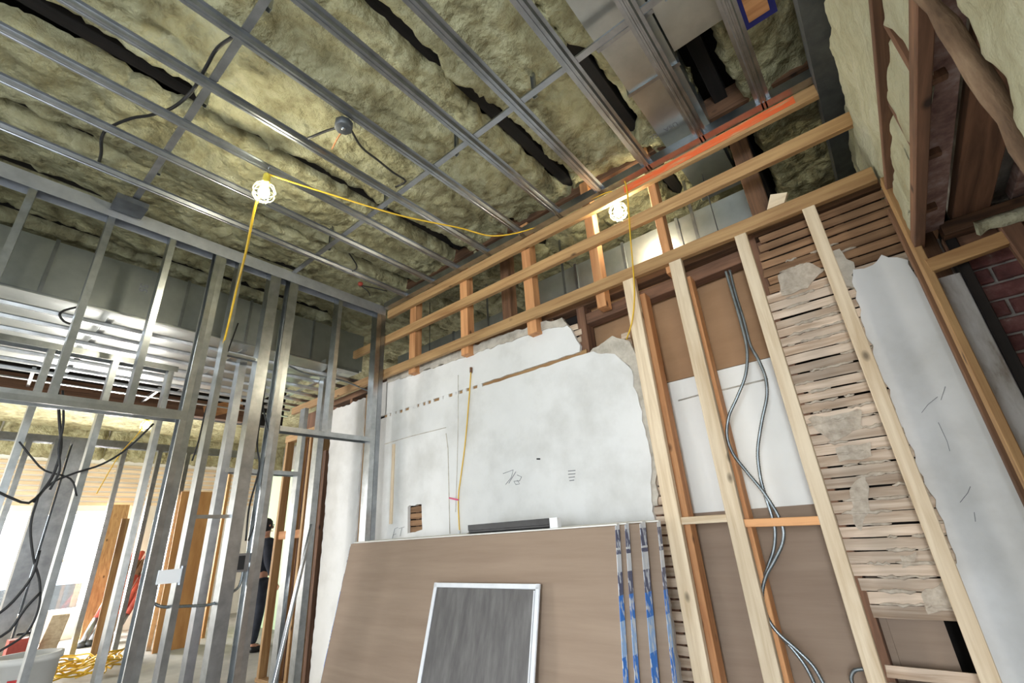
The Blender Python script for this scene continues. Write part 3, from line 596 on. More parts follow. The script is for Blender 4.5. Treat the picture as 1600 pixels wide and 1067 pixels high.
def text(name, body, size, loc, xdir, up, material, parent):
    cu = bpy.data.curves.new(name, 'FONT'); cu.body = body; cu.size = size; cu.extrude = .0005; cu.align_x = 'CENTER'; cu.align_y = 'CENTER'
    tmp = bpy.data.objects.new(name, cu); col.objects.link(tmp); bpy.context.view_layer.update()
    me = bpy.data.meshes.new_from_object(tmp.evaluated_get(bpy.context.evaluated_depsgraph_get())); bpy.data.objects.remove(tmp)
    X = Vector(xdir).normalized(); Y = Vector(up).normalized(); Z = X.cross(Y)
    M4 = Matrix(((X.x, Y.x, Z.x, 0), (X.y, Y.y, Z.y, 0), (X.z, Y.z, Z.z, 0), (0, 0, 0, 1))); me.transform(M4); me.transform(Matrix.Translation(Vector(loc) - Vector(WLOC[parent.name])))
    me.materials.clear(); me.materials.append(material); ob = bpy.data.objects.new(name, me); col.objects.link(ob); ob.parent = parent; return ob
text('stamped_number', '55', .085, at(224, 450, 0, -4.617), (0, 0, -1), (0, 1, 0), PENCIL, dl)
for w_, dx in (('N', -.11), ('USA', 0), ('CL', .12)): text('stamped_print', w_, .05, at(1048, 198, 2, 3.728) - Vector((dx, 0, 0)), (-1, 0, 0), (0, 1, 0), PENCIL, cdct)
# ------------------------------------------------------------------ work lights, cords and cables
BULB = plain('lit_bulb', (1, 1, 1), 0.3, emit=(1.0, 0.93, 0.70), strength=460)
def worklight(loc, label, s=1.0, strength=None, axis=(0, 0, -1)):
    L = Vector(loc); t = thing('work_light', loc, label, 'work light')
    so = MB().lathe([(.018*s, .11*s), (.022*s, .10*s), (.022*s, .045*s), (.030*s, .04*s), (.030*s, .03*s), (.018*s, .02*s)], L).build('socket', YELLOWP, t)
    MB().lathe([(.012*s, .03*s), (.018*s, .01*s), (.030*s, -.02*s), (.033*s, -.04*s), (.028*s, -.062*s), (.012*s, -.075*s), (.002*s, -.078*s)], L, n=14).build('bulb', BULB if strength is None else strength, t)
    cg = MB()
    for k in range(8):
        a = k*math.pi/4; prof = [(.030, .035), (.052, .015), (.066, -.02), (.064, -.06), (.045, -.092), (.020, -.105)]
        cg.tube([L + Vector((r*math.cos(a), r*math.sin(a), z))*s for r, z in prof], .0028*s, 5)
    for r, z in ((.066, -.02), (.064, -.06), (.020, -.105)):
        cg.tube([L + Vector((r*math.cos(a), r*math.sin(a), z))*s for a in [2*math.pi*i/20 for i in range(20)]], .0028*s, 5, closed=True)
    cg.build('cage', CAGE, t)
    MB().tube(spline([L + Vector((0, 0, .11))*s, L + Vector((0, 0, .15))*s, L + Vector((.02, 0, .17))*s, L + Vector((.03, 0, .15))*s], .01), .003*s, 5).build('hook', STEELG, so)
    return t
b1 = Vector((-2.60, .87, 3.435)); b2 = Vector((-1.055, 2.74, 3.50))
worklight(b1, 'lit caged work light hanging under the ceiling channels near the steel partition')
worklight(b2, 'lit caged work light hanging behind the top wood plate')
def cable(name, label, pts, r, material, cat='cable', step=.03, n=8, ridge=None, grp=None):
    return sm(MB().tube(spline(pts, step), r, n, ridge).build(name, material), label, cat, grp)
def P_(u, v, ax, val): return at(u, v, ax, val)
cable('extension_cord', 'yellow cord sagging from the left work light to the top wood plate',
      [b1 + Vector((.02, .01, .10)), (-2.48, 1.15, 3.52), (-2.22, 1.62, 3.44), (-2.02, 2.02, 3.44), (-1.95, 2.35, 3.50), (-1.75, 2.60, 3.60), (-1.4, 2.62, 3.61), b2 + Vector((.0, -.09, .10)), b2 + Vector((0, -.01, .11))], .0055, YELLOW, 'cord')
cable('extension_cord', 'yellow cord dropping from the left work light to the steel partition',
      [b1 + Vector((-.03, 0, .0)), at(399, 322, 0, -2.7), at(385, 390, 0, -3.0), at(370, 450, 0, -3.5), at(356, 510, 0, -3.70), at(347, 545, 0, -3.82), at(343, 555, 0, -3.9)], .008, YELLOW, 'cord')
cable('extension_cord', 'yellow cord hanging from the top wood plate across the first pine stud',
      [at(975, 280, 1, 2.63), at(980, 300, 1, 2.63), at(985, 370, 1, 2.645), at(990, 430, 1, 2.645), at(991, 470, 1, 2.645), at(987, 505, 1, 2.65), at(979, 530, 1, 2.70)], .005, YELLOW, 'cord')
c3 = thing('hanging_cord', tuple(at(735, 578, 1, 2.76)), 'thin yellow cord hanging straight down the white plaster above the stacked drywall', 'cord')
MB().tube(spline([at(736, 578, 1, 2.76), at(733, 620, 1, 2.76), at(727, 690, 1, 2.76), at(720, 745, 1, 2.76), at(716, 780, 1, 2.76), at(718, 835, 1, 2.76)]), .005, 6).build('cord', YELLOW, c3)
MB().tube([at(736, 574, 1, 2.762), at(736, 582, 1, 2.762)], .012, 6).build('nail_block', OLDR[2], c3)
MB().tube([at(702, 778, 1, 2.755), at(716, 781, 1, 2.755)], .007, 6).build('pink_clip', plain('pink_plastic', (.75, .12, .25), .5), c3)
MB().tube([at(717, 828, 1, 2.755), at(717, 838, 1, 2.755)], .010, 6).build('plug', WHITEP, c3)
cable('black_cable', 'thick black cable looping over the channels at the upper left',
      [at(412, 0, 2, 3.72), at(398, 28, 2, 3.72), at(372, 52, 2, 3.66), at(340, 75, 2, 3.70), at(322, 105, 2, 3.68), at(300, 142, 2, 3.64), at(270, 168, 2, 3.68), at(235, 180, 2, 3.72), at(205, 185, 2, 3.74), at(170, 200, 2, 3.72), at(159, 215, 2, 3.66), at(158, 240, 2, 3.70), at(153, 258, 2, 3.86)], .009, BLACK)
# octagonal box with its three leads
jb = thing('ceiling_junction_box', (-1.93, 1.0, 3.545), 'round dark junction box with three leads hanging under a channel', 'junction box')
MB().lathe([(.045, .0), (.052, .004), (.052, .045), (.045, .05)], (-1.93, 1.0, 3.55), n=8).build('box_body', DARKST, jb)
MB().lathe([(.012, -.006), (.012, .002)], (-1.93, 1.0, 3.55), n=8).build('cover_screw', STEELG, jb)
MB().tube(spline([(-1.96, .985, 3.57), (-2.05, .96, 3.59), (-2.19, .92, 3.60)]), .008, 6).build('lead', BLACK, jb)
MB().tube(spline([(-1.96, 1.01, 3.56), (-2.05, 1.03, 3.58), (-2.18, 1.07, 3.62)]), .005, 6).build('lead', FIR[1], jb)
MB().tube(spline([(-1.92, 1.04, 3.57), at(565, 230, 2, 3.6), at(590, 250, 2, 3.62), at(615, 270, 2, 3.63), at(634, 283, 2, 3.62), at(618, 292, 2, 3.64)]), .007, 6).build('lead', BLACK, jb)
# small ceiling wires
cable('black_wire', 'short black wire loop under the foam near the red ceiling cap', [at(545, 395, 2, 3.85), at(556, 412, 2, 3.70), at(557, 420, 2, 3.64), at(548, 424, 2, 3.62), at(537, 421, 2, 3.66)], .006, BLACK)
rc = thing('ceiling_outlet', tuple(at(563, 445, 2, 3.72)), 'small ceiling outlet with a red cap and wires near the steel corner', 'ceiling outlet')
MB().lathe([(.02, 0), (.025, .01), (.025, .03)], at(563, 446, 2, 3.72), n=10).build('cap', REDP, rc)
MB().tube(spline([at(563, 446, 2, 3.73), at(575, 455, 2, 3.68), at(578, 462, 2, 3.66)]), .005, 5).build('wire', BLACK, rc)
MB().tube(spline([at(563, 446, 2, 3.73), at(585, 450, 2, 3.66), at(605, 455, 2, 3.63)]), .005, 5).build('wire', BLACK, rc)
# armoured cables down the doorway
ya = 2.72
A = [(1134, 424), (1145, 460), (1158, 505), (1167, 545), (1165, 585), (1152, 620), (1139, 650), (1136, 680), (1145, 708), (1165, 735), (1190, 765), (1207, 790), (1216, 806), (1224, 828), (1222, 850), (1210, 876), (1197, 900), (1191, 930), (1198, 962), (1215, 988), (1245, 1015), (1270, 1040), (1288, 1070)]
B = [(1140, 422), (1150, 462), (1162, 500), (1172, 538), (1185, 562), (1196, 590), (1198, 620), (1190, 660), (1184, 705), (1188, 745), (1196, 775), (1206, 806), (1211, 830), (1209, 858), (1200, 885), (1193, 910), (1196, 948), (1208, 980), (1235, 1010), (1258, 1040), (1276, 1075)]
cable('armoured_cable', 'silver armoured cable swinging widest left down the framed doorway', [P_(u, v, 1, ya) for u, v in A], .0085, ARMOR, step=.006, n=8, ridge=.13)
cable('armoured_cable', 'silver armoured cable swinging right under the brown board of the framed doorway', [P_(u, v, 1, ya+.02) for u, v in B], .0085, ARMOR, step=.006, n=8, ridge=.13)
cable('armoured_cable', 'short armoured cable loop beside the foot of the third pine stud', [P_(1350, 1045, 1, 2.8), P_(1335, 1048, 1, 2.8), P_(1330, 1060, 1, 2.8), P_(1335, 1075, 1, 2.8)], .008, ARMOR, step=.006, ridge=.13)

# ------------------------------------------------------------------ drywall stack leaning on the wall
def leaning(x0, x1, yt, yb, zt, zb, th):
    n = Vector((0, -(zt-zb), (yb-yt))).normalized(); n = n if n.y < 0 else -n
    q = [Vector((x0, yb, zb)), Vector((x1, yb, zb)), Vector((x1, yt, zt)), Vector((x0, yt, zt))]; r = [p - n*th for p in q]
    mb = MB(); mb.add(q + r, [(0,1,2,3), (7,6,5,4), (0,4,5,1), (1,5,6,2), (2,6,7,3), (3,7,4,0)]); return mb, n
labels = ['front bundle of grey-brown drywall sheets leaning on the plaster wall', 'second bundle of drywall sheets from the front with a blue taped end', 'third bundle of drywall sheets from the front with a wide blue taped end', 'rearmost bundle of drywall sheets with a pale blue taped end beside the first stud']
tops = [(2.29, 961, 823), (2.352, 976, 821), (2.415, 999, 818), (2.525, 1026, 815)]
for k, (yt, u, v) in enumerate(tops):
    xr = at(u, v, 1, yt).x; xl = -3.575 - .012*k; th = (.044, .044, .072, .044)[k]
    zt = 1.303 + (.0, .002, .003, .004)[k]
    t = thing('drywall_bundle', ((xl+xr)/2, yt-.22, 0.06), labels[k], 'drywall', 'bundles of drywall leaning on the back wall')
    mb, n = leaning(xl, xr, yt, yt-.235, zt, .06, th*.48); sh = mb.build('sheet', TAN, t)
    mb, n = leaning(xl+.004, xr-.001, yt + th*.52, yt-.235 + th*.52, zt+.010, .06, th*.48); mb.build('sheet', WHITEB, t)
    mb, n = leaning(xr+.0005, xr+.0025, yt-.001, yt-.236, zt, .062, th+.004); mb.build('end_tape', TAPE, sh)
    mb, n = leaning(xl-.0025, xl-.0005, yt-.001, yt-.236, zt, .062, th+.004); mb.build('end_tape', TAPE, sh)
sm(MB().beam((-3.3, 2.0, .03), (-3.3, 2.5, .03), .09, .055).build('timber_skid', PALE[1]), 'short timber skid under the left end of the drywall stack', 'timber')
sm(MB().beam((-1.4, 2.0, .03), (-1.4, 2.5, .03), .09, .055).build('timber_skid', PALE[1]), 'short timber skid under the right end of the drywall stack', 'timber')
# window screen leaning against the drywall
sc_ = thing('window_screen', (-2.1, 1.98, 0), 'dark mesh window screen in a white frame leaning on the drywall', 'window screen')
yt, yb, zt, zb = 2.20, 1.93, 1.045, .005
xs0, xs1 = at(680, 912, 1, yt).x, at(844, 915, 1, yt).x
def lean_pt(x, s_, off=0): 
    d = Vector((0, yt-yb, zt-zb)); n = Vector((0, -(zt-zb), yt-yb)).normalized(); return Vector((x, yb, zb)) + d*s_ + n*off
up = (0, -(zt-zb), yt-yb)
for x in (xs0+.012, xs1-.012): MB().beam(lean_pt(x, 0), lean_pt(x, 1), .026, .014, up=up).build('frame_stile', ALUM, sc_)
for s_ in (.012, .988): MB().beam(lean_pt(xs0, s_), lean_pt(xs1, s_), .026, .014, up=up).build('frame_rail', ALUM, sc_)
MB().beam(lean_pt((xs0+xs1)/2, .01, -.002), lean_pt((xs0+xs1)/2, .985, -.002), xs1-xs0-.03, .003, up=up).build('mesh', MESHM, sc_)
MB().beam(lean_pt(xs1-.034, .02), lean_pt(xs1-.034, .97), .008, .010, up=up).build('spline_bead', ALUM, sc_)
# black channel lying on top of the stack
bh = thing('black_track', (-1.9, 2.36, 1.313), 'long black metal channel with a white end lying on top of the drywall', 'metal channel')
xa, xb, xe = at(733, 830, 1, 2.34).x, at(861, 815, 1, 2.34).x, at(873, 815, 1, 2.34).x
MB().sheet([(.03, .052), (0, .052), (0, .018), (.006, .016), (.006, .006), (-.012, 0), (.03, 0)], .003, (xa, 2.33, 1.318), (0, 1, 0), (0, 0, 1), (xb-xa, 0, 0)).build('channel_body', BLACKM, bh)
MB().box(xa, xb, 2.345, 2.36, 1.316, 1.366).build('back_rail', BLACKM, bh)
MB().box(xb, xe, 2.325, 2.362, 1.316, 1.370).build('end_cap', WHITEP, bh)

# ------------------------------------------------------------------ the room beyond the partition
sg = thing('soffit_channel_grid', (-5.1, .8, 2.95), 'bright metal channel grid of the lowered soffit seen through the steel partition', 'ceiling grid')
for x in (-4.36, -4.62, -4.88, -5.14, -5.40, -5.66, -5.92):
    MB().sheet(HAT, .002, (x, -2.2, 2.95), (1, 0, 0), (0, 0, 1), (0, 4.95, 0)).build('furring_channel', STEEL, sg)
for y in (-.4, .55, 1.5, 2.45): MB().sheet(UC, .003, (-6.0, y, 2.976), (0, 1, 0), (0, 0, 1), (1.75, 0, 0)).build('carrying_channel', STEEL, sg)
MB().box(-6.05, -4.30, -2.2, 2.4, 3.055, 3.065).build('foil_board', DUCT, sg)
MB().sheet(UC, .003, (-6.5, -2.2, 3.03), (1, 0, 0), (0, 0, 1), (0, 5.2, 0)).build('carrying_channel', STEEL, sg)
for y in (.35, 1.35): MB().beam((-6.05, y, 3.02), (-6.9, y+.05, 3.08), .03, .04).build('diagonal_brace', STEEL, sg)
gap_beam = thing('timber_beam', (-7.1, .6, 2.98), 'brown timber beam with a dark sheet for the shaded gap above it beyond the soffit grid', 'beam')
MB().beam((-7.0, -3.0, 3.10), (-7.0, 2.6, 3.10), .10, .22).build('beam', OLDR[1], gap_beam)
MB().box(-7.2, -7.06, -3.0, 3.2, 3.0, 3.74).build('gap_shade_sheet', DECKM, gap_beam)  # dark sheet added to stand for the shaded gap behind the beam
MB().beam((-6.9, 2.1, 3.05), (-7.0, 2.55, 3.25), .08, .16).build('knee_brace', FIR[1], gap_beam)
# third partition with a heavy column
p3 = thing('far_stud_partition', (-9.65, 1.8, 0), 'distant steel stud partition with a heavy column in the bright far room', 'wall frame')
utrack(p3, -9.65, -1.0, 4.1, 3.08, leg=.11, name='top_track')
for y in (-.6, -.12, .38, .74, 1.86, 2.34, 2.76): cstud(p3, -9.6, y, 0, 3.04, 1, flange=.06)
cstud(p3, -9.6, 1.04, 0, 3.04, 1, flange=.17, depth=.18, material=STEELG, name='column'); cstud(p3, -9.6, 1.42, 0, 3.04, -1, flange=.18, depth=.18, material=STEELG, name='column')
utrack(p3, -9.65, .2, 1.9, .003, up=True, name='sole_track')
# foam and strapping on the far outer wall, window
for a, b in ((-1.0, .6), (.6, 2.2), (2.2, 4.0), (4.0, 6.0)):
    fm = wall_foam(a, b, 3.25, 4.05, 0, .06, a+20.); fm.v = [(XL + .10 - x, y, z) for x, y, z in fm.v]; fm.f = [f_[::-1] for f_ in fm.f]; fm.build('spray_foam', FOAM, wall_left)
for k in range(9): MB().box(XL, XL+.03, -1.0, 5.8, 2.36+k*.095, 2.36+k*.095+.06).build('strapping', PALE[1], wall_left)
win = sm(thing('window_1', (XL-.1, 1.75, .45)), kind='structure')
fr = MB(); fr.box(XL-.14, XL-.06, 1.0, 1.06, .45, 2.25).box(XL-.14, XL-.06, 2.44, 2.5, .45, 2.25).box(XL-.14, XL-.06, 1.06, 2.44, .45, .51).box(XL-.14, XL-.06, 1.06, 2.44, 2.19, 2.25).box(XL-.13, XL-.07, 1.06, 2.44, 1.33, 1.38)
fr.build('window_frame', WHITEB, win)
def glass_material():
    M = bpy.data.materials.new('window_glass'); M.use_nodes = True; nt = M.node_tree; nt.nodes.clear()
    o = nt.nodes.new('ShaderNodeOutputMaterial'); mx = nt.nodes.new('ShaderNodeMixShader'); mx.inputs[0].default_value = .07
    t = nt.nodes.new('ShaderNodeBsdfTransparent'); g = nt.nodes.new('ShaderNodeBsdfGlossy'); g.inputs['Roughness'].default_value = .02
    nt.links.new(t.outputs[0], mx.inputs[1]); nt.links.new(g.outputs[0], mx.inputs[2]); nt.links.new(mx.outputs[0], o.inputs[0]); return M
GLASS = glass_material()
MB().box(XL-.102, XL-.098, 1.06, 2.44, .51, 1.33).build('pane', GLASS, win); MB().box(XL-.102, XL-.098, 1.06, 2.44, 1.38, 2.19).build('pane', GLASS, win)
# sheet goods standing deep in the next rooms
sm(MB().box(-10.6, -8.9, 4.55, 4.57, 0.0, 2.75).build('green_board', GREEN), 'pale green board lit brightly behind the person', 'board')
ply = sm(MB().beam((-9.25, 3.05, 0), (-9.4, 3.05, 2.3), .02, .62, up=(0, 1, 0)).build('plywood_sheet', PLY), 'orange plywood sheet standing beyond the blue-grey studs', 'board')
sm(MB().beam((-9.6, 2.2, 0), (-9.7, 2.2, 1.9), .03, .22, up=(0, 1, 0)).build('wood_plank', PINE[2]), 'wide yellow plank standing beyond the doubled jamb stud', 'plank')
for k, y in enumerate((3.62, 3.95)):
    sm(MB().beam((-9.9, y, 0), (-9.9, y, 2.8), .09, .05, up=(0, 1, 0)).build('wood_post', PINE[2]), ('yellow wood post to the left of the person', 'yellow wood post nearest the green board')[k], 'post')
sm(MB().beam((-12.2, 2.62, 0), (-12.6, 2.62, 2.35), .03, .34, up=(0, 1, 0)).build('wood_door', PINE[2]), 'sunlit yellow wooden door leaning beside the far window', 'door')
# red shoring props leaning in a bundle
names = ['leftmost', 'second', 'third', 'fourth', 'rightmost']
for k in range(5):
    a = Vector((-11.3, 2.30 + .10*k, .02)); b_ = Vector((-12.1, 2.95 + .12*k, 1.42)); d = b_ - a
    t = thing('shoring_prop', a, '%s red steel shoring prop leaning in the far bright room' % names[k], 'prop', 'red props leaning in the far room')
    MB().tube([a, a + d*.28], .045, 8).build('foot_tube', STEELG, t); MB().tube([a + d*.26, a + d*.74], .05, 8).build('body', REDP, t)
    MB().tube([a + d*.70, a + d*.88], .062, 8).build('collar', OLD[2], t); MB().tube([a + d*.86, b_], .045, 8).build('head_tube', REDP, t)
    MB().tube([a - d*.012, a + d*.03], .07, 8).build('base_plate', DARKST, t)
# rubbish bin lettered in red, things piled on it
bp_ = at(45, 1022, 2, .74); bx, by = bp_.x, bp_.y
bn = thing('white_bin', (bx, by, 0), 'grey-white bin with red lettering behind the steel studs at lower left', 'bin')
MB().lathe([(.13, 0), (.14, .02), (.172, .70), (.186, .70), (.186, .74), (.16, .74), (.155, .66)], (bx, by, 0), n=28).build('bin_body', WALLW, bn)
def letter_E(cx, cy, cz, h, a0, R):
    mb = MB(); w_ = h*.62
    def seg(u0, u1, v0, v1):
        n = 5
        for i in range(n):
            ua, ub = u0 + (u1-u0)*i/n, u0 + (u1-u0)*(i+1)/n; q = []
            for u, v in ((ua, v0), (ub, v0), (ub, v1), (ua, v1)):
                a = a0 + u/R; rr = R + v*.046; q.append((cx + rr*math.cos(a), cy + rr*math.sin(a), cz + v))
            q2 = [(cx + (x-cx)*.98, cy + (y-cy)*.98, z) for x, y, z in q]
            mb.add(q + q2, [(0,1,2,3), (7,6,5,4), (0,4,5,1), (1,5,6,2), (2,6,7,3), (3,7,4,0)])
    t_ = h*.24
    seg(0, t_, 0, h); seg(0, w_, 0, t_); seg(0, w_*.85, (h-t_)/2, (h+t_)/2); seg(0, w_, h-t_, h); return mb
letter_E(bx, by, .47, .15, -.55, .1635).build('red_lettering', REDL, bn)
cp = at(40, 1012, 0, -6.6); cx_, cy_ = cp.x, cp.y
sm(MB().box(cx_-.3, cx_+.2, cy_-.25, cy_+.16, 0, .46).build('low_crate', WEATHER), 'low pale crate behind the white bin with the fuel can on it', 'crate')
fc = thing('fuel_can', (cx_, cy_-.02, .46), 'red fuel can among the rubbish at lower left', 'fuel can')
cbd = MB().box(cx_-.08, cx_+.08, cy_-.13, cy_+.07, .46, .70).build('can_body', REDP, fc); MB().box(cx_-.02, cx_+.02, cy_-.09, cy_+.04, .725, .745).build('handle', BLACK, cbd); MB().lathe([(.03, 0), (.03, .07)], (cx_, cy_+.03, .69), n=8).build('spout', BLACK, cbd)
pa, pb = at(70, 1010, 0, -6.4), at(92, 975, 0, -6.9); sm(MB().beam((pa.x, pa.y, .46), (pb.x, pb.y, .82), .13, .03).build('wood_plank', PALE[2]), 'short pale plank propped beside the fuel can', 'plank')
# coil of yellow cord on the floor
co = at(105, 1052, 2, .06); pts = []
for i in range(150):
    a = i*.35; r_ = .33 + .13*math.sin(i*.9) + .07*random.random(); pts.append((co.x + r_*math.cos(a) + .05*random.random(), co.y + r_*1.1*math.sin(a), .02 + .12*random.random() + .0008*i))
sm(MB().tube(spline(pts, .07), .010, 6).build('cord_coil', YELLOW), 'tangled coil of yellow cord lying on the floor at lower left', 'cord')
BUL2 = plain('distant_lit_bulb', (1, 1, 1), .3, emit=(1, .97, .9), strength=60)
b3 = at(229, 661, 0, -7.6); worklight(b3, 'tiny lit work light far beyond the partition', 1.0, BUL2)
cable('extension_cord', 'yellow cord trailing from the tiny far work light', [b3 + Vector((0, 0, .1)), b3 + Vector((0, -.06, -.15)), b3 + Vector((0, -.2, -.45)), b3 + Vector((-.1, -.3, -.9))], .006, YELLOW, 'cord')
# cables strung through the studs
def cb(label, pts, x, r=.007): cable('black_cable', label, [at(u, v, 0, x + dx) for u, v, dx in pts], r, BLACK)
cb('pair of black cables dropping from the soffit to the knot on the left', [(90, 610, 0), (93, 660, 0), (95, 700, 0), (84, 740, 0), (66, 768, 0), (52, 785, 0)], -4.42, .009)
cb('black cable sweeping from the knot up to the upper right stud', [(66, 768, 0), (85, 752, 0), (120, 738, 0), (160, 725, 0), (200, 700, 0), (240, 662, 0)], -4.43)
cb('black cable drooping from the knot to the left edge', [(66, 768, 0), (45, 786, 0), (20, 779, 0), (-10, 765, 0)], -4.41, .008)
cb('long black cable hanging below the knot and curling to the floor', [(60, 775, 0), (48, 820, 0), (52, 870, 0), (62, 910, 0), (60, 950, 0), (40, 990, 0), (-5, 1020, 0)], -4.40)
cb('black cable crossing the lower left bays', [(62, 860, 0), (50, 900, 0), (20, 940, 0), (-10, 965, 0)], -4.39, .008)
cb('second black cable of the pair dropping from the soffit beside the knot', [(98, 610, 0), (99, 660, 0), (92, 700, 0), (93, 735, 0), (78, 765, 0)], -4.36, .007)
cb('thin black wire bowing in front of the foil soffit', [(120, 480, 0), (100, 485, 0), (93, 492, 0), (100, 502, 0), (110, 506, 0)], -4.3, .008)
cb('long thin black wire hanging from the soffit at far left', [(30, 690, 0), (50, 715, 0), (70, 735, 0), (110, 748, 0), (120, 775, 0)], -4.5, .006)
cb('thin black cable looping in the lower left bays', [(64, 925, 0), (40, 950, 0), (15, 985, 0), (-10, 1000, 0)], -4.37, .008)
cable('armoured_cable', 'armoured cable slung between the jamb stud and the post', [at(235, 940, 0, -3.85), at(255, 948, 0, -3.83), at(290, 947, 0, -3.83), at(325, 945, 0, -3.82), at(346, 938, 0, -3.83)], .009, ARMOR, step=.008, ridge=.12)
cb('black cable dropping inside the post to the outlet box', [(418, 560, 0), (412, 620, 0), (402, 690, 0), (405, 730, 0), (390, 790, 0), (384, 845, 0)], -3.80, .007)
cb('black cable bowing right inside the post', [(408, 590, 0), (412, 640, 0), (422, 690, 0), (418, 740, 0), (405, 800, 0), (388, 845, 0)], -3.81, .006)
cable('armoured_cable', 'armoured cable curving below the outlet box to a hole in the web', [at(381, 868, 0, -3.80), at(380, 890, 0, -3.80), at(374, 915, 0, -3.80), at(362, 926, 0, -3.80)], .009, ARMOR, step=.008, ridge=.12)
cable('armoured_cable', 'armoured cable sagging across the corner bay above the second doorway', [at(452, 572, 0, -4.2), at(480, 584, 0, -4.2), at(515, 590, 0, -4.2), at(545, 598, 0, -4.2), at(585, 615, 0, -4.2)], .009, ARMOR, step=.008, ridge=.12)
cb('thin black wire hanging behind the jamb stud', [(372, 505, 0), (352, 560, 0), (338, 600, 0), (322, 640, 0), (310, 690, 0), (300, 720, 0)], -4.1, .006)
# blue-framed box above the channels
bb = at(1185, 8, 2, 3.69); bf = thing('blue_box', (bb.x, bb.y, 3.69), 'dark blue frame with a brown panel above the channels at the top right', 'box')
MB().box(bb.x-.09, bb.x+.07, bb.y-.14, bb.y+.10, 3.69, 3.80).build('frame', BLUE, bf); MB().box(bb.x-.06, bb.x+.04, bb.y-.11, bb.y+.06, 3.685, 3.69).build('panel', FIR[0], bf)

# ------------------------------------------------------------------ the person in the next room
SKIN = mottled('skin', [(0.3, (0.50, 0.24, 0.15)), (0.7, (0.58, 0.30, 0.20))], scale=8, rough=.6, bs_=0)
NAVY = mottled('dark_navy_cloth', [(0.3, (0.012, 0.014, 0.022)), (0.7, (0.03, 0.034, 0.05))], scale=9, rough=.9)
JEAN = mottled('dark_jeans', [(0.3, (0.015, 0.018, 0.028)), (0.7, (0.035, 0.042, 0.06))], scale=12, rough=.9)
HAIR = mottled('black_hair', [(0.3, (0.006, 0.005, 0.005)), (0.7, (0.018, 0.015, 0.013))], scale=40, rough=.6)
def skin_mesh(name, V, E_, R_, root, material, parent, base, sub=2):
    me = bpy.data.meshes.new(name); me.from_pydata([tuple(Vector(v)) for v in V], E_, []); me.materials.append(material)
    ob = bpy.data.objects.new(name, me); col.objects.link(ob)
    me.attributes.new if False else None
    bm_ = None
    md = ob.modifiers.new('skin', 'SKIN')
    if not me.skin_vertices:
        bpy.context.view_layer.objects.active = ob; bpy.ops.mesh.customdata_skin_add()
    for i, r in enumerate(R_):
        sv = me.skin_vertices[0].data[i]; sv.radius = (r, r) if not isinstance(r, tuple) else r; sv.use_root = (i == root)
    ss = ob.modifiers.new('sub', 'SUBSURF'); ss.levels = sub; ss.render_levels = sub
    md.use_smooth_shade = True
    if parent is None: ob.location = base
    else: ob.parent = parent
    return ob
PB = Vector((-7.75, 3.46, 0))
# local frame: person faces +y (away to the right), left/right along x
bodyV = [(0, 0, .95), (0, .0, 1.12), (0, -.01, 1.30), (0, 0, 1.44), (0, .015, 1.53), (0, .03, 1.60), (0, .035, 1.67), (0, .03, 1.72),
         (.17, 0, 1.42), (.23, .0, 1.15), (.24, .10, .93), (.24, .14, .86), (-.17, 0, 1.42), (-.23, .0, 1.15), (-.23, .12, .95), (-.23, .16, .89),
         (.10, 0, .88), (.11, .02, .50), (.11, -.02, .09), (.12, .12, .04), (-.10, 0, .88), (-.11, .03, .50), (-.11, 0, .09), (-.12, .14, .04)]
bodyE = [(0,1),(1,2),(2,3),(3,4),(4,5),(5,6),(6,7),(3,8),(8,9),(9,10),(10,11),(3,12),(12,13),(13,14),(14,15),(0,16),(16,17),(17,18),(18,19),(0,20),(20,21),(21,22),(22,23)]
bodyR = [.13, .12, .14, .09, .055, .075, .085, .055, .06, .045, .032, .03, .06, .045, .032, .03, .085, .06, .04, .035, .085, .06, .04, .035]
for sx in (1, -1):                                   # five fingers on each hand
    w0 = len(bodyV); hi = 11 if sx > 0 else 15; hx, hy, hz = bodyV[hi]
    for q, (dx, L) in enumerate(((-.03, .05), (-.012, .075), (.002, .08), (.016, .075), (.028, .06))):
        a_ = len(bodyV); bodyV += [(hx + dx*.6, hy+.03, hz-.03), (hx + dx, hy+.05, hz-.03-L*.5), (hx + dx, hy+.05-.01, hz-.03-L)]
        bodyE += [(hi, a_), (a_, a_+1), (a_+1, a_+2)]; bodyR += [.010, .009, .008]
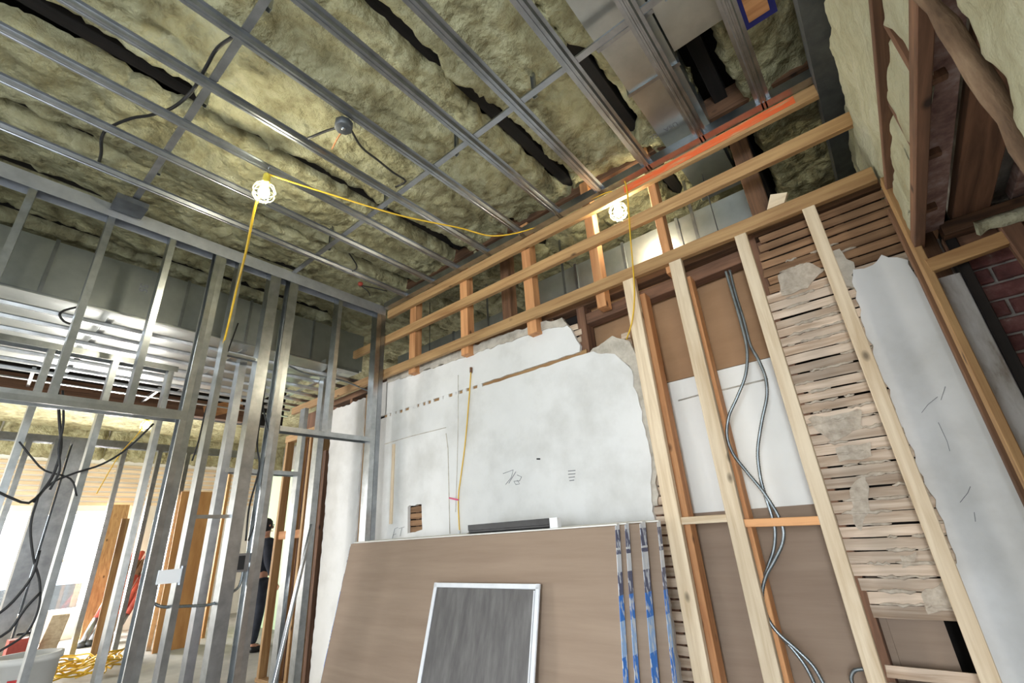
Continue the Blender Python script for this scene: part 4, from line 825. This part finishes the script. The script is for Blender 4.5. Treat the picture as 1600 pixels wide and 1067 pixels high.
person = sm(skin_mesh('person', bodyV, bodyE, bodyR, 0, SKIN, None, PB, 1), 'person with black hair in dark clothes standing behind the bare wood studs', 'person')
WLOC[person.name] = tuple(PB)
bodyV[0] = (0, 0, .95)
jk = [0, 1, 2, 3, 8, 9, 10, 12, 13, 14]; mp_ = {v: i for i, v in enumerate(jk)}
skin_mesh('jacket', [(0, 0, .86)] + [bodyV[i] for i in jk[1:]], [(mp_[a], mp_[b]) for a, b in bodyE if a in mp_ and b in mp_], [(.16, .155, .17, .105, .085, .062, .045, .085, .062, .045)[k] for k in range(10)], 0, NAVY, person, None)
tr = [0, 16, 17, 18, 20, 21, 22]; mp_ = {v: i for i, v in enumerate(tr)}
skin_mesh('trousers', [(0, 0, .99)] + [bodyV[i] for i in tr[1:]], [(mp_[a], mp_[b]) for a, b in bodyE if a in mp_ and b in mp_], [.15, .105, .08, .06, .105, .08, .06], 0, JEAN, person, None)
skin_mesh('shoe', [(.11, -.05, .05), (.115, .05, .045), (.12, .17, .035)], [(0, 1), (1, 2)], [.045, .05, .035], 0, BLACK, person, None)
skin_mesh('shoe', [(-.11, -.03, .05), (-.115, .07, .045), (-.12, .19, .035)], [(0, 1), (1, 2)], [.045, .05, .035], 0, BLACK, person, None)
MB().lathe([(.03, -.115), (.075, -.09), (.094, -.05), (.100, 0), (.09, .045), (.06, .08), (.02, .095), (.002, .097)], PB + Vector((0, .005, 1.665)), n=16).build('hair', HAIR, person)
for sx in (1, -1): skin_mesh('ear', [(sx*.085, .03, 1.63), (sx*.095, .02, 1.66)], [(0, 1)], [.014, .016], 0, SKIN, person, None, 1)
MB().lathe([(.002, .0), (.014, .01), (.018, .03), (.01, .045)], PB + Vector((0, .115, 1.60)), n=8).build('nose', SKIN, person)
for sx in (1, -1): MB().lathe([(.002, -.012), (.011, 0), (.002, .012)], PB + Vector((sx*.032, .112, 1.655)), n=8).build('eye', BLACK, person)
MB().box(PB.x-.025, PB.x+.025, PB.y+.100, PB.y+.112, 1.565, 1.575).build('mouth', REDP, person)
